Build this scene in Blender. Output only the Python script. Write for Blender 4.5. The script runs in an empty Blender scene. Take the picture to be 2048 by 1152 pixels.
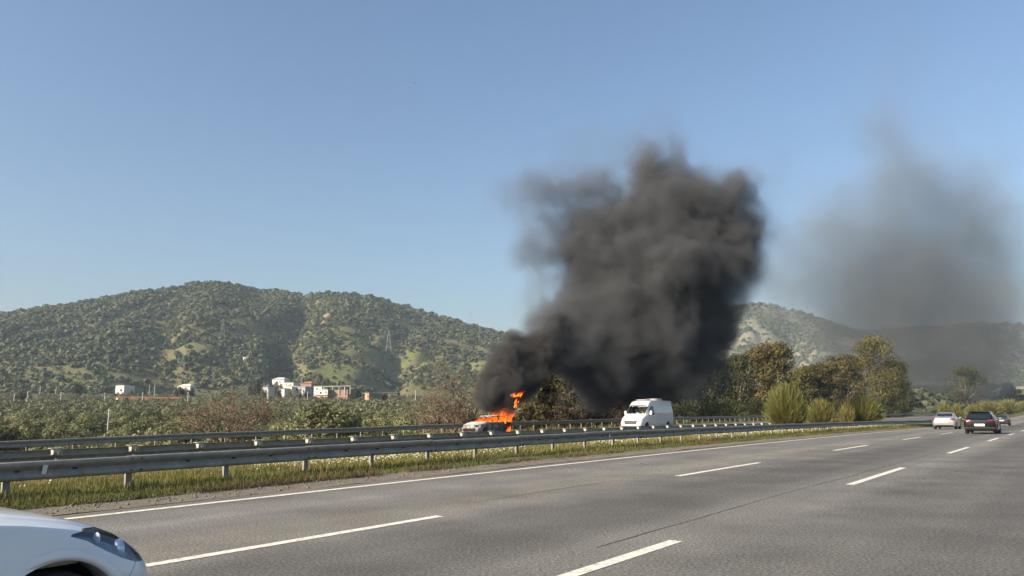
import bpy, bmesh, math, random
import numpy as np
from mathutils import Vector, Matrix, noise as mnoise

SC = bpy.context.scene
COL = SC.collection
rng = np.random.default_rng(7)
random.seed(7)
R = math.radians

# ------------------------------------------------------------------ camera
F = 1540.0                      # focal length in pixels of the 2048-wide photograph
EYE = 1.484                     # eye height above the near carriageway
PITCH, ROLL, YAW = R(8.994), R(-0.391), R(36.605)   # YAW: heading of the road to the right of the view
_f0 = np.array([0, math.cos(PITCH), math.sin(PITCH)])
_u0 = np.array([0, -math.sin(PITCH), math.cos(PITCH)])
_r0 = np.array([1.0, 0, 0])
CR = _r0 * math.cos(ROLL) + _u0 * math.sin(ROLL)
CU = _u0 * math.cos(ROLL) - _r0 * math.sin(ROLL)
CF = _f0
cam_data = bpy.data.cameras.new('camera')
cam = bpy.data.objects.new('camera', cam_data)
COL.objects.link(cam)
cam_data.sensor_width = 36.0
cam_data.lens = 36.0 * F / 2048.0
cam_data.clip_start = 0.05
cam_data.clip_end = 20000
M = Matrix(((CR[0], CU[0], -CF[0], 0), (CR[1], CU[1], -CF[1], 0), (CR[2], CU[2], -CF[2], EYE), (0, 0, 0, 1)))
cam.matrix_world = M
SC.camera = cam

# ------------------------------------------------------------------ sky, sun, exposure
SUN_EL = R(27)
SUN_DIR = np.array([-0.86, -0.51])           # horizontal direction towards the sun (left, a little behind)
SUN_DIR = SUN_DIR / np.linalg.norm(SUN_DIR)
world = bpy.data.worlds.new('World')
SC.world = world
world.use_nodes = True
wn = world.node_tree.nodes
sky = wn.new('ShaderNodeTexSky')
sky.sky_type = 'NISHITA'
sky.sun_disc = False
sky.sun_elevation = SUN_EL
sky.sun_rotation = math.atan2(SUN_DIR[0], SUN_DIR[1])
sky.air_density = 1.15
sky.dust_density = 3.2
sky.ozone_density = 3.8
sky.altitude = 0
wn['Background'].inputs['Strength'].default_value = 0.084
world.node_tree.links.new(sky.outputs[0], wn['Background'].inputs['Color'])
sun_data = bpy.data.lights.new('sun', 'SUN')
sun_data.energy = 4.3
sun_data.angle = R(0.53)
sun_data.color = (1.0, 0.88, 0.70)
sun = bpy.data.objects.new('sun', sun_data)
COL.objects.link(sun)
_sd = Vector((SUN_DIR[0] * math.cos(SUN_EL), SUN_DIR[1] * math.cos(SUN_EL), math.sin(SUN_EL)))
sun.rotation_euler = _sd.to_track_quat('Z', 'Y').to_euler()
SC.view_settings.view_transform = 'Standard'
SC.view_settings.look = 'None'
SC.view_settings.exposure = 1.1
SC.view_settings.gamma = 1.0
SC.view_settings.use_curve_mapping = False
SC.cycles.use_denoising = True
SC.cycles.max_bounces = 5
SC.cycles.diffuse_bounces = 2
SC.cycles.glossy_bounces = 2
SC.cycles.transmission_bounces = 4
SC.cycles.transparent_max_bounces = 16
SC.cycles.volume_bounces = 0
SC.cycles.volume_step_rate = 1.5
SC.cycles.volume_max_steps = 256
SC.cycles.sample_clamp_indirect = 4.0
SC.cycles.caustics_reflective = False
SC.cycles.caustics_refractive = False


# ------------------------------------------------------------------ geometry of the place
def pdir(px, py):
    return CF * F + CR * (px - 1024.0) - CU * (py - 576.0)


def at(px, py, Y):
    """the point seen at a pixel of the photograph, Y metres ahead"""
    d = pdir(px, py)
    return np.array([0, 0, EYE]) + d * (Y / d[1])


SY, CY = math.sin(YAW), math.cos(YAW)


def curve(s):
    s = np.asarray(s, float)
    q = 1.5833e-4
    a = np.maximum(0, s - 14.9)
    lim = 150.0
    return np.where(a < lim, q * a * a, q * lim * lim + 2 * q * lim * (a - lim) * 0.5)


def prof(s):
    s = np.asarray(s, float)
    a = np.clip(s - 10, 0, 120)
    z = -1.1636e-4 * a ** 2 + 0.3083e-6 * a ** 3
    sl = -2 * 1.1636e-4 * 120 + 3 * 0.3083e-6 * 120 ** 2
    b = np.maximum(0, s - 130)
    return z + sl * 45 * (1 - np.exp(-b / 45))


def P(s, d, z=0.0):
    """a point of the road corridor: s along the road, d to the left of the camera, z above the road"""
    s = np.asarray(s, float)
    d = np.asarray(d, float) + curve(s)
    return np.stack(np.broadcast_arrays(s * SY - d * CY, s * CY + d * SY, prof(s) + z), -1)


def sd_of(x, y):
    s = x * SY + y * CY
    d = -x * CY + y * SY
    return s, d - curve(s)


def heading(s):
    a, b = P(s - .5, 5), P(s + .5, 5)
    return math.atan2(b[1] - a[1], b[0] - a[0])


D_L2, D_L1, D_EDGE = 3.94, 7.58, 11.80
D_NEAR, D_MED, D_FAR = 14.2, 21.4, 38.5


def far_base(s):
    s = np.asarray(s, float)
    return -0.31 + 0.0102 * (np.clip(s, -40, 120) - 30) * 1.0


def opp_z(s, d):
    """surface of the opposite carriageway, above prof"""
    t = np.clip((np.asarray(d, float) - 21.4) / (38.5 - 21.4), 0, 1.1)
    return -0.15 * (1 - t) + far_base(s) * t


def vnoise(x, y, seed=0):
    xi, yi = np.floor(x).astype(np.int64), np.floor(y).astype(np.int64)
    fx, fy = x - xi, y - yi
    fx, fy = fx * fx * (3 - 2 * fx), fy * fy * (3 - 2 * fy)

    def h(a, b):
        n = (a * 374761393 + b * 668265263 + seed * 1442695) & 0x7fffffff
        n = (n ^ (n >> 13)) * 1274126177 & 0x7fffffff
        return ((n ^ (n >> 16)) & 0xffff) / 65535.0
    return (h(xi, yi) * (1 - fx) + h(xi + 1, yi) * fx) * (1 - fy) + (h(xi, yi + 1) * (1 - fx) + h(xi + 1, yi + 1) * fx) * fy


def fbm(x, y, o=4, seed=0):
    v, a, t = 0, 1, 0
    for i in range(o):
        v = v + a * vnoise(x * 2 ** i + 13.7 * i, y * 2 ** i - 7.1 * i, seed + i)
        t += a
        a *= .5
    return v / t


def valley(r):
    return np.interp(r, [0, 60, 100, 150, 250, 400, 600, 900, 8000], [-4.5, -5, -6.4, -6.2, -3.1, 2.4, 9.4, 17.5, 20])


def ground_z(x, y):
    x = np.asarray(x, float)
    y = np.asarray(y, float)
    r = np.hypot(x, y)
    s, d = sd_of(x, y)
    near = prof(s) - 0.55 + 0.5 * np.clip((-d - 4) / 10, 0, 1)
    # on the far side the fill slopes down to the valley
    t = np.clip((d - 44.0) / 26.0, 0, 1)
    t = t * t * (3 - 2 * t)
    w = np.where(s < -40, 1.0, t)
    w = np.where(d < 44, 0, w)
    nz = (fbm(x / 25, y / 25, 3, 5) - .5) * 1.6 * w
    far_mix = np.clip((r - 500) / 400, 0, 1)
    v = valley(r) + nz
    z = near * (1 - w) + v * w
    return np.where((d < 44) & (r > 450), near * (1 - far_mix) + valley(r) * far_mix, z)


# ------------------------------------------------------------------ object helpers
def np_mesh(name, V, Fc, smooth=False, tint=None, attrs=None):
    V = np.asarray(V, np.float32)
    Fc = np.asarray(Fc, np.int32)
    me = bpy.data.meshes.new(name)
    n, k = Fc.shape
    me.vertices.add(len(V))
    me.vertices.foreach_set('co', V.ravel())
    me.loops.add(n * k)
    me.loops.foreach_set('vertex_index', Fc.ravel())
    me.polygons.add(n)
    me.polygons.foreach_set('loop_start', np.arange(0, n * k, k, dtype=np.int32))
    me.polygons.foreach_set('loop_total', np.full(n, k, np.int32))
    if smooth:
        me.polygons.foreach_set('use_smooth', np.ones(n, bool))
    me.update(calc_edges=True)
    if tint is not None:
        a = me.attributes.new('tint', 'FLOAT', 'POINT')
        a.data.foreach_set('value', np.asarray(tint, np.float32))
    if attrs:
        for k_, v_ in attrs.items():
            a = me.attributes.new(k_, 'FLOAT_VECTOR', 'POINT')
            a.data.foreach_set('vector', np.asarray(v_, np.float32).ravel())
    return me


def link(name, me, mat=None, parent=None, loc=None, rot=None):
    o = bpy.data.objects.new(name, me)
    COL.objects.link(o)
    if mat is not None and me is not None and not me.materials:
        me.materials.append(mat)
    if parent is not None:
        o.parent = parent
    if loc is not None:
        o.location = loc
    if rot is not None:
        o.rotation_euler = rot
    return o


def thing(name, label, cat, loc=(0, 0, 0), rotz=0.0, group=None):
    o = bpy.data.objects.new(name, None)
    COL.objects.link(o)
    o.location = loc
    o.rotation_euler = (0, 0, rotz)
    o.empty_display_size = .2
    tag(o, label, cat, group)
    return o


def tag(o, label=None, cat=None, group=None, kind=None):
    if label:
        o['label'] = label
    if cat:
        o['category'] = cat
    if group:
        o['group'] = group
    if kind:
        o['kind'] = kind
    return o


def copy_tree(o, parent=None):
    c = o.copy()
    COL.objects.link(c)
    c.parent = parent
    for ch in o.children:
        copy_tree(ch, c)
    return c


class MB:
    """collects quads and triangles into one mesh"""

    def __init__(self):
        self.v, self.f = [], []

    def add(self, vs, fs):
        o = len(self.v)
        self.v += [tuple(map(float, q)) for q in vs]
        self.f += [tuple(i + o for i in g) for g in fs]
        return self

    def box(self, x0, x1, y0, y1, z0, z1):
        return self.add([(x, y, z) for z in (z0, z1) for y in (y0, y1) for x in (x0, x1)],
                        [(0, 2, 3, 1), (4, 5, 7, 6), (0, 1, 5, 4), (2, 6, 7, 3), (0, 4, 6, 2), (1, 3, 7, 5)])

    def bar(self, a, b, r0, r1=None, n=5):
        r1 = r0 if r1 is None else r1
        a, b = np.array(a, float), np.array(b, float)
        d = b - a
        L = np.linalg.norm(d)
        if L < 1e-6:
            return self
        d /= L
        u = np.cross(d, [0, 0, 1.0] if abs(d[2]) < .9 else [1.0, 0, 0])
        u /= np.linalg.norm(u)
        w = np.cross(d, u)
        vs = []
        for c, r in ((a, r0), (b, r1)):
            for i in range(n):
                t = 2 * math.pi * i / n
                vs.append(c + r * (math.cos(t) * u + math.sin(t) * w))
        fs = [(i, (i + 1) % n, n + (i + 1) % n, n + i) for i in range(n)]
        fs += [tuple(range(n))[::-1], tuple(range(n, 2 * n))]
        return self.add(vs, fs)

    def lathe(self, prof_, axis='y', n=24, c=(0, 0, 0)):
        """prof_: (radius, along) pairs"""
        vs = []
        for (r, h) in prof_:
            for i in range(n):
                t = 2 * math.pi * i / n
                if axis == 'y':
                    vs.append((c[0] + r * math.cos(t), c[1] + h, c[2] + r * math.sin(t)))
                elif axis == 'x':
                    vs.append((c[0] + h, c[1] + r * math.cos(t), c[2] + r * math.sin(t)))
                else:
                    vs.append((c[0] + r * math.cos(t), c[1] + r * math.sin(t), c[2] + h))
        m = len(prof_)
        fs = [(j * n + i, j * n + (i + 1) % n, (j + 1) * n + (i + 1) % n, (j + 1) * n + i) for j in range(m - 1) for i in range(n)]
        return self.add(vs, fs)

    def mesh(self, name, smooth=False, angle=None):
        me = bpy.data.meshes.new(name)
        me.from_pydata(self.v, [], self.f)
        bm = bmesh.new()
        bm.from_mesh(me)
        bmesh.ops.recalc_face_normals(bm, faces=bm.faces)
        bm.to_mesh(me)
        bm.free()
        if smooth:
            me.polygons.foreach_set('use_smooth', np.ones(len(me.polygons), bool))
            if angle:
                me.set_sharp_from_angle(angle=R(angle))
        return me

    def build(self, name, mat, parent=None, smooth=False, angle=None, loc=None, rot=None):
        return link(name, self.mesh(name, smooth, angle), mat, parent, loc, rot)


# ------------------------------------------------------------------ materials
MATS = {}


def nt_of(name):
    m = bpy.data.materials.new(name)
    m.use_nodes = True
    MATS[name] = m
    return m, m.node_tree.nodes, m.node_tree.links, m.node_tree.nodes['Principled BSDF']


def N(nodes, typ, **kw):
    n = nodes.new(typ)
    for k, v in kw.items():
        if k.startswith('i_'):
            n.inputs[k[2:].replace('_', ' ')].default_value = v
        else:
            setattr(n, k, v)
    return n


def ramp(nodes, stops, interp='LINEAR'):
    r = nodes.new('ShaderNodeValToRGB')
    r.color_ramp.interpolation = interp
    e = r.color_ramp.elements
    while len(e) < len(stops):
        e.new(0.5)
    for q, (p_, c_) in zip(e, stops):
        q.position = p_
        q.color = (*c_, 1) if len(c_) == 3 else c_
    return r


def pmat(name, col, rough=.6, metal=0.0, var=.12, scale=4.0, bump=0.0, bscale=30.0, spec=.5, coat=0.0, dirt=None, dirt_scale=3.0, dirt_amt=.5):
    m, nd, lk, b = nt_of(name)
    tc = N(nd, 'ShaderNodeTexCoord')
    nz = N(nd, 'ShaderNodeTexNoise')
    nz.inputs['Scale'].default_value = scale
    nz.inputs['Detail'].default_value = 4
    lk.new(tc.outputs['Object'], nz.inputs['Vector'])
    c0 = tuple(max(0, c * (1 - var)) for c in col)
    c1 = tuple(min(1, c * (1 + var)) for c in col)
    rp = ramp(nd, [(.3, c0), (.7, c1)])
    lk.new(nz.outputs['Fac'], rp.inputs[0])
    out = rp.outputs[0]
    if dirt:
        n2 = N(nd, 'ShaderNodeTexNoise')
        n2.inputs['Scale'].default_value = dirt_scale
        n2.inputs['Detail'].default_value = 6
        n2.inputs['Roughness'].default_value = .7
        lk.new(tc.outputs['Object'], n2.inputs['Vector'])
        r2 = ramp(nd, [(.45, (0, 0, 0)), (.7, (dirt_amt,) * 3)])
        lk.new(n2.outputs['Fac'], r2.inputs[0])
        mx = N(nd, 'ShaderNodeMix', data_type='RGBA')
        lk.new(r2.outputs[0], mx.inputs[0])
        lk.new(out, mx.inputs[6])
        mx.inputs[7].default_value = (*dirt, 1)
        out = mx.outputs[2]
    lk.new(out, b.inputs['Base Color'])
    b.inputs['Roughness'].default_value = rough
    b.inputs['Metallic'].default_value = metal
    b.inputs['Specular IOR Level'].default_value = spec
    b.inputs['Coat Weight'].default_value = coat
    if coat:
        b.inputs['Coat Roughness'].default_value = .04
    if bump:
        n3 = N(nd, 'ShaderNodeTexNoise')
        n3.inputs['Scale'].default_value = bscale
        n3.inputs['Detail'].default_value = 3
        lk.new(tc.outputs['Object'], n3.inputs['Vector'])
        bp = N(nd, 'ShaderNodeBump')
        bp.inputs['Strength'].default_value = bump
        bp.inputs['Distance'].default_value = .02
        lk.new(n3.outputs['Fac'], bp.inputs['Height'])
        lk.new(bp.outputs[0], b.inputs['Normal'])
    return m


def leafmat(name, dark, light, trans=.25, rough=.7):
    """foliage: colour from the per-leaf 'tint' attribute and a little per-object variety"""
    m, nd, lk, b = nt_of(name)
    at_ = N(nd, 'ShaderNodeAttribute', attribute_name='tint')
    oi = N(nd, 'ShaderNodeObjectInfo')
    ma = N(nd, 'ShaderNodeMath', operation='MULTIPLY_ADD')
    lk.new(oi.outputs['Random'], ma.inputs[0])
    ma.inputs[1].default_value = .3
    lk.new(at_.outputs['Fac'], ma.inputs[2])
    sb = N(nd, 'ShaderNodeMath', operation='SUBTRACT')
    lk.new(ma.outputs[0], sb.inputs[0])
    sb.inputs[1].default_value = .15
    rp = ramp(nd, [(0, dark), (1, light)])
    lk.new(sb.outputs[0], rp.inputs[0])
    lk.new(rp.outputs[0], b.inputs['Base Color'])
    b.inputs['Roughness'].default_value = rough
    b.inputs['Specular IOR Level'].default_value = .2
    tr = N(nd, 'ShaderNodeBsdfTranslucent')
    lk.new(rp.outputs[0], tr.inputs['Color'])
    mx = N(nd, 'ShaderNodeMixShader')
    mx.inputs[0].default_value = trans
    lk.new(b.outputs[0], mx.inputs[1])
    lk.new(tr.outputs[0], mx.inputs[2])
    lk.new(mx.outputs[0], nd['Material Output'].inputs['Surface'])
    return m


def asphalt_mat(name, warm=1.0, seed=0.0):
    m, nd, lk, b = nt_of(name)
    a = N(nd, 'ShaderNodeAttribute', attribute_name='sd')
    tc = N(nd, 'ShaderNodeTexCoord')
    mp = N(nd, 'ShaderNodeMapping')
    mp.inputs['Scale'].default_value = (.03, .62, 1)
    mp.inputs['Location'].default_value = (seed, seed * 3, 0)
    lk.new(a.outputs['Vector'], mp.inputs['Vector'])
    band = N(nd, 'ShaderNodeTexNoise')
    band.inputs['Scale'].default_value = 1
    band.inputs['Detail'].default_value = 3
    band.inputs['Roughness'].default_value = .55
    lk.new(mp.outputs[0], band.inputs['Vector'])
    blotch = N(nd, 'ShaderNodeTexNoise')
    blotch.inputs['Scale'].default_value = .6
    blotch.inputs['Detail'].default_value = 5
    lk.new(tc.outputs['Object'], blotch.inputs['Vector'])
    grain = N(nd, 'ShaderNodeTexNoise')
    grain.inputs['Scale'].default_value = 30
    grain.inputs['Detail'].default_value = 3
    grain.inputs['Roughness'].default_value = .8
    lk.new(tc.outputs['Object'], grain.inputs['Vector'])
    r1 = ramp(nd, [(.3, (.108 * warm, .102 * warm, .092 * warm)), (.52, (.138 * warm, .130 * warm, .116 * warm)), (.72, (.178 * warm, .167 * warm, .146 * warm))])
    lk.new(band.outputs['Fac'], r1.inputs[0])
    r2 = ramp(nd, [(.3, (.78,) * 3), (.7, (1.2,) * 3)])
    lk.new(blotch.outputs['Fac'], r2.inputs[0])
    r3 = ramp(nd, [(.33, (.32,) * 3), (.5, (.95,) * 3), (.68, (2.2, 2.15, 2.05))])
    lk.new(grain.outputs['Fac'], r3.inputs[0])
    m1 = N(nd, 'ShaderNodeMix', data_type='RGBA', blend_type='MULTIPLY')
    m1.inputs[0].default_value = 1
    lk.new(r1.outputs[0], m1.inputs[6])
    lk.new(r2.outputs[0], m1.inputs[7])
    m2 = N(nd, 'ShaderNodeMix', data_type='RGBA', blend_type='MULTIPLY')
    m2.inputs[0].default_value = 1
    lk.new(m1.outputs[2], m2.inputs[6])
    lk.new(r3.outputs[0], m2.inputs[7])
    # across the lanes: pale worn strips along the lines, dark oil-stained lane middles
    sp = N(nd, 'ShaderNodeSeparateXYZ')
    lk.new(a.outputs['Vector'], sp.inputs[0])
    wob = N(nd, 'ShaderNodeMath', operation='MULTIPLY_ADD')
    lk.new(blotch.outputs['Fac'], wob.inputs[0])
    wob.inputs[1].default_value = .9
    lk.new(sp.outputs[1], wob.inputs[2])
    mrd = N(nd, 'ShaderNodeMapRange')
    mrd.inputs[1].default_value = 0.0
    mrd.inputs[2].default_value = 12.4
    lk.new(wob.outputs[0], mrd.inputs[0])
    lane = ramp(nd, [(0.0, (.88,) * 3), (.14, (.74,) * 3), (.26, (.86,) * 3), (.345, (1.22,) * 3), (.40, (1.02,) * 3), (.46, (.74,) * 3), (.56, (.78,) * 3), (.64, (1.05,) * 3), (.72, (1.38, 1.34, 1.22)), (.80, (1.08,) * 3), (.90, (1.2,) * 3), (1.0, (.9,) * 3)])
    lk.new(mrd.outputs[0], lane.inputs[0])
    m3 = N(nd, 'ShaderNodeMix', data_type='RGBA', blend_type='MULTIPLY')
    m3.inputs[0].default_value = 1
    lk.new(m2.outputs[2], m3.inputs[6])
    lk.new(lane.outputs[0], m3.inputs[7])
    lk.new(m3.outputs[2], b.inputs['Base Color'])
    b.inputs['Roughness'].default_value = .78
    b.inputs['Specular IOR Level'].default_value = .35
    bp = N(nd, 'ShaderNodeBump')
    bp.inputs['Strength'].default_value = .5
    bp.inputs['Distance'].default_value = .006
    lk.new(grain.outputs['Fac'], bp.inputs['Height'])
    lk.new(bp.outputs[0], b.inputs['Normal'])
    return m


def soil_mat(name, cols, scale=.15, fine=6.0, rough=.95):
    """earth and turf: three colours mixed by two sizes of noise"""
    m, nd, lk, b = nt_of(name)
    tc = N(nd, 'ShaderNodeTexCoord')
    n1 = N(nd, 'ShaderNodeTexNoise')
    n1.inputs['Scale'].default_value = scale
    n1.inputs['Detail'].default_value = 6
    n1.inputs['Roughness'].default_value = .62
    lk.new(tc.outputs['Object'], n1.inputs['Vector'])
    n2 = N(nd, 'ShaderNodeTexNoise')
    n2.inputs['Scale'].default_value = fine
    n2.inputs['Detail'].default_value = 4
    n2.inputs['Roughness'].default_value = .7
    lk.new(tc.outputs['Object'], n2.inputs['Vector'])
    k = len(cols)
    r1 = ramp(nd, [(.3 + .4 * i / (k - 1), c) for i, c in enumerate(cols)])
    lk.new(n1.outputs['Fac'], r1.inputs[0])
    r2 = ramp(nd, [(.3, (.6,) * 3), (.7, (1.4,) * 3)])
    lk.new(n2.outputs['Fac'], r2.inputs[0])
    mx = N(nd, 'ShaderNodeMix', data_type='RGBA', blend_type='MULTIPLY')
    mx.inputs[0].default_value = 1
    lk.new(r1.outputs[0], mx.inputs[6])
    lk.new(r2.outputs[0], mx.inputs[7])
    lk.new(mx.outputs[2], b.inputs['Base Color'])
    b.inputs['Roughness'].default_value = rough
    b.inputs['Specular IOR Level'].default_value = .1
    bp = N(nd, 'ShaderNodeBump')
    bp.inputs['Strength'].default_value = .6
    bp.inputs['Distance'].default_value = .05
    lk.new(n2.outputs['Fac'], bp.inputs['Height'])
    lk.new(bp.outputs[0], b.inputs['Normal'])
    return m


asphalt_mat('asphalt')
asphalt_mat('asphalt_far', .95, 4.0)
pmat('road_paint', (.74, .70, .60), .7, var=.06, scale=3, dirt=(.2, .18, .15), dirt_scale=11, dirt_amt=.75)
soil_mat('turf_soil', [(.13, .11, .05), (.12, .13, .04), (.2, .17, .08)], .7, 9)
soil_mat('shoulder_gravel', [(.17, .145, .11), (.22, .19, .15), (.13, .11, .085)], 1.2, 45)
soil_mat('grove_soil', [(.075, .085, .03), (.11, .10, .045), (.07, .09, .03)], .05, 1.0)
soil_mat('hill_turf', [(.085, .10, .034), (.115, .125, .045), (.135, .11, .06), (.09, .105, .036)], .02, .25)
soil_mat('hill_scrubland', [(.085, .10, .05), (.13, .13, .075), (.19, .165, .12), (.09, .105, .05)], .012, .2)
soil_mat('rock_tan', [(.20, .15, .09), (.26, .20, .125), (.15, .115, .08)], .1, .8)
pmat('galvanised', (.25, .235, .205), .62, metal=.08, var=.18, scale=6, bump=.15, bscale=12, dirt=(.16, .155, .145), dirt_scale=2.5, dirt_amt=.6)
pmat('galvanised_post', (.20, .19, .175), .7, metal=.05, var=.2, scale=5)
pmat('galvanised_pale', (.42, .40, .36), .6, metal=.05, var=.12, scale=5, dirt=(.3, .27, .22), dirt_scale=5, dirt_amt=.5)
pmat('dark_bolt', (.04, .04, .045), .6)
pmat('reflector_plate', (.62, .60, .55), .35, var=.05)
pmat('bark', (.13, .105, .08), .9, var=.35, scale=6, bump=.4, bscale=12)
pmat('bark_pale', (.33, .27, .2), .85, var=.3, scale=3, bump=.3)
pmat('bark_brown', (.15, .105, .075), .9, var=.3, scale=3)
leafmat('leaf_olive', (.065, .074, .034), (.25, .245, .115))
leafmat('leaf_olive_far', (.055, .062, .034), (.21, .205, .11))
leafmat('leaf_scrub', (.040, .050, .028), (.135, .14, .068), .1)
leafmat('leaf_scrub_grey', (.05, .055, .04), (.12, .12, .085), .1)
leafmat('leaf_gum', (.045, .045, .016), (.17, .15, .045))
leafmat('leaf_gum_rust', (.048, .042, .016), (.15, .118, .042))
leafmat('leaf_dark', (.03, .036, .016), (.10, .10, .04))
leafmat('leaf_dry', (.085, .058, .036), (.20, .135, .085))
leafmat('leaf_broom', (.065, .075, .022), (.20, .205, .06))
leafmat('leaf_broom_dry', (.14, .11, .04), (.29, .22, .09))
leafmat('grass_blade', (.055, .075, .018), (.27, .235, .085), .35)
leafmat('grass_dry', (.20, .14, .06), (.40, .30, .14), .3)
leafmat('petal', (.36, .33, .18), (.62, .60, .46), .3)


# ================================================================== the setting
def grid_faces(a, b):
    i = np.arange(a - 1)[:, None] * b + np.arange(b - 1)[None, :]
    return np.stack([i, i + b, i + b + 1, i + 1], -1).reshape(-1, 4)


def strip(name, ss, ds, zf, mat, parent=None, kind=None, bumpy=0.0):
    S_, D_ = np.meshgrid(np.asarray(ss, float), np.asarray(ds, float), indexing='ij')
    Z = zf(S_, D_) + np.zeros_like(S_)
    if bumpy:
        Z = Z + (fbm(S_ * 1.1, D_ * 1.7, 3, 3) - .5) * bumpy
    V = P(S_, D_, Z).reshape(-1, 3)
    fc = grid_faces(len(ss), len(ds))[:, ::-1]
    me = np_mesh(name, V, fc[:, ::-1], True, attrs={'sd': np.stack([S_, D_, 0 * S_], -1).reshape(-1, 3)})
    o = link(name, me, MATS[mat], parent)
    if kind:
        o['kind'] = kind
    return o


S_LONG = np.concatenate([np.arange(-60, 140, 2.0), np.arange(140, 700, 10.0)])

# ground: one sheet out to the horizon
az = np.concatenate([np.arange(-180, -64, 4), np.arange(-64, 64, .6), np.arange(64, 181, 4)])
rad = 1.2 * 1.045 ** np.arange(0, 206)
AZ, RD = np.meshgrid(np.radians(az), rad, indexing='ij')
gx, gy = RD * np.sin(AZ), RD * np.cos(AZ)


def ground_full(x, y):
    s, d = sd_of(x, y)
    z = ground_z(x, y)
    dip = np.interp(d, [5, 14, 46, 60], [0, -1.2, -1.3, 0])
    return z + dip


g = link('ground', np_mesh('ground', np.stack([gx, gy, ground_full(gx, gy)], -1).reshape(-1, 3), grid_faces(len(az), len(rad))[:, ::-1], True), MATS['grove_soil'])
g['kind'] = 'structure'

road = strip('road', S_LONG, np.concatenate([[-3.3], np.arange(-2, 12, 1.0), [12.35]]), lambda s, d: 0 * s, 'asphalt', kind='structure')
opp = strip('opposite_road', S_LONG, np.linspace(22.3, 37.6, 12), opp_z, 'asphalt_far', kind='structure')
MED_D = [12.2, 12.8, 13.3, 14.2, 15.5, 17, 18.5, 20, 21.4, 22.45]
MED_Z = [-.02, .015, .09, .14, .12, .05, -.02, -.08, -.13, -.20]


def med_z(s, d):
    return np.interp(d, MED_D, MED_Z)


S_FINE = np.concatenate([np.arange(-20, 90, .35), np.arange(90, 200, 2.0), np.arange(200, 500, 10.0)])
med = strip('median_ground', S_FINE, np.concatenate([np.arange(12.2, 15, .2), np.arange(15, 22.5, .45), [22.45]]), med_z, 'turf_soil', kind='structure', bumpy=.05)
shoulder = strip('gravel_shoulder', S_FINE, np.arange(12.28, 13.21, .115), lambda s, d: np.interp(d, [12.2, 12.8, 13.3], [.006, .028, .085]), 'shoulder_gravel', kind='structure', bumpy=.03)


def verge_z(s, d):
    t = np.clip((d - 37.5) / 11.5, 0, 1)
    return (far_base(s) - .03) * (1 - t) + t * (-1.9)


verge = strip('verge', np.arange(-40, 420, 2.0), np.concatenate([np.arange(37.4, 41, .4), np.arange(41, 50, 1.0)]), verge_z, 'turf_soil', kind='structure', bumpy=.25)


# painted markings, each its own piece of the road
def paint(name, s0, s1, d, w, parent, zf, n=None):
    ss = np.linspace(s0, s1, n or max(2, int((s1 - s0) / 2) + 1))
    return strip(name, ss, [d - w / 2, d + w / 2], lambda s, dd: zf(s, dd) + .005, 'road_paint', parent)


flat = lambda s, d: 0 * s
paint('edge_line', -40, 320, D_EDGE, .17, road, flat)
paint('edge_line', -40, 320, -.35, .17, road, flat)
for dl, off in ((D_L1, 3.05), (D_L2, 3.0)):
    for k in range(-2, 16):
        paint('lane_dash', off + 13.3 * k, off + 13.3 * k + 5.4, dl, .16, road, flat, 4)
# tar-sealed joint that wanders along the lane line
pmat('tar', (.03, .028, .026), .6)
for (dj, w_, a0, a1, sd_) in ((4.42, .016, 7.5, 60, 1), (8.15, .014, 10, 90, 5)):
    ss = np.arange(a0, a1, .4)
    dd = dj + .10 * (fbm(ss / 2.0, ss * 0 + sd_, 3, sd_) - .5) + .25 * (fbm(ss / 14.0, ss * 0 + sd_, 2, sd_ + 3) - .5)
    ww = w_ * (.3 + 1.2 * fbm(ss / .9, ss * 0, 2, sd_ + 7))
    V = np.stack([P(ss, dd - ww / 2, .0035), P(ss, dd + ww / 2, .0035)], 1).reshape(-1, 3)
    link('tar_seam', np_mesh('tar_seam', V, grid_faces(len(ss), 2)), MATS['tar'], road)
oz = lambda s, d: opp_z(s, d)
paint('edge_line', -20, 320, 23.0, .2, opp, oz)
paint('edge_line', -20, 320, 34.3, .2, opp, oz)
for dl in (26.8, 30.5):
    for k in range(-1, 12):
        paint('lane_dash', 5 + 13.3 * k, 10.4 + 13.3 * k, dl, .16, opp, oz, 4)


# ------------------------------------------------------------------ hills
def az_of(px, py=800.0):
    d = pdir(px, py)
    return math.atan2(d[0], d[1])


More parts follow.
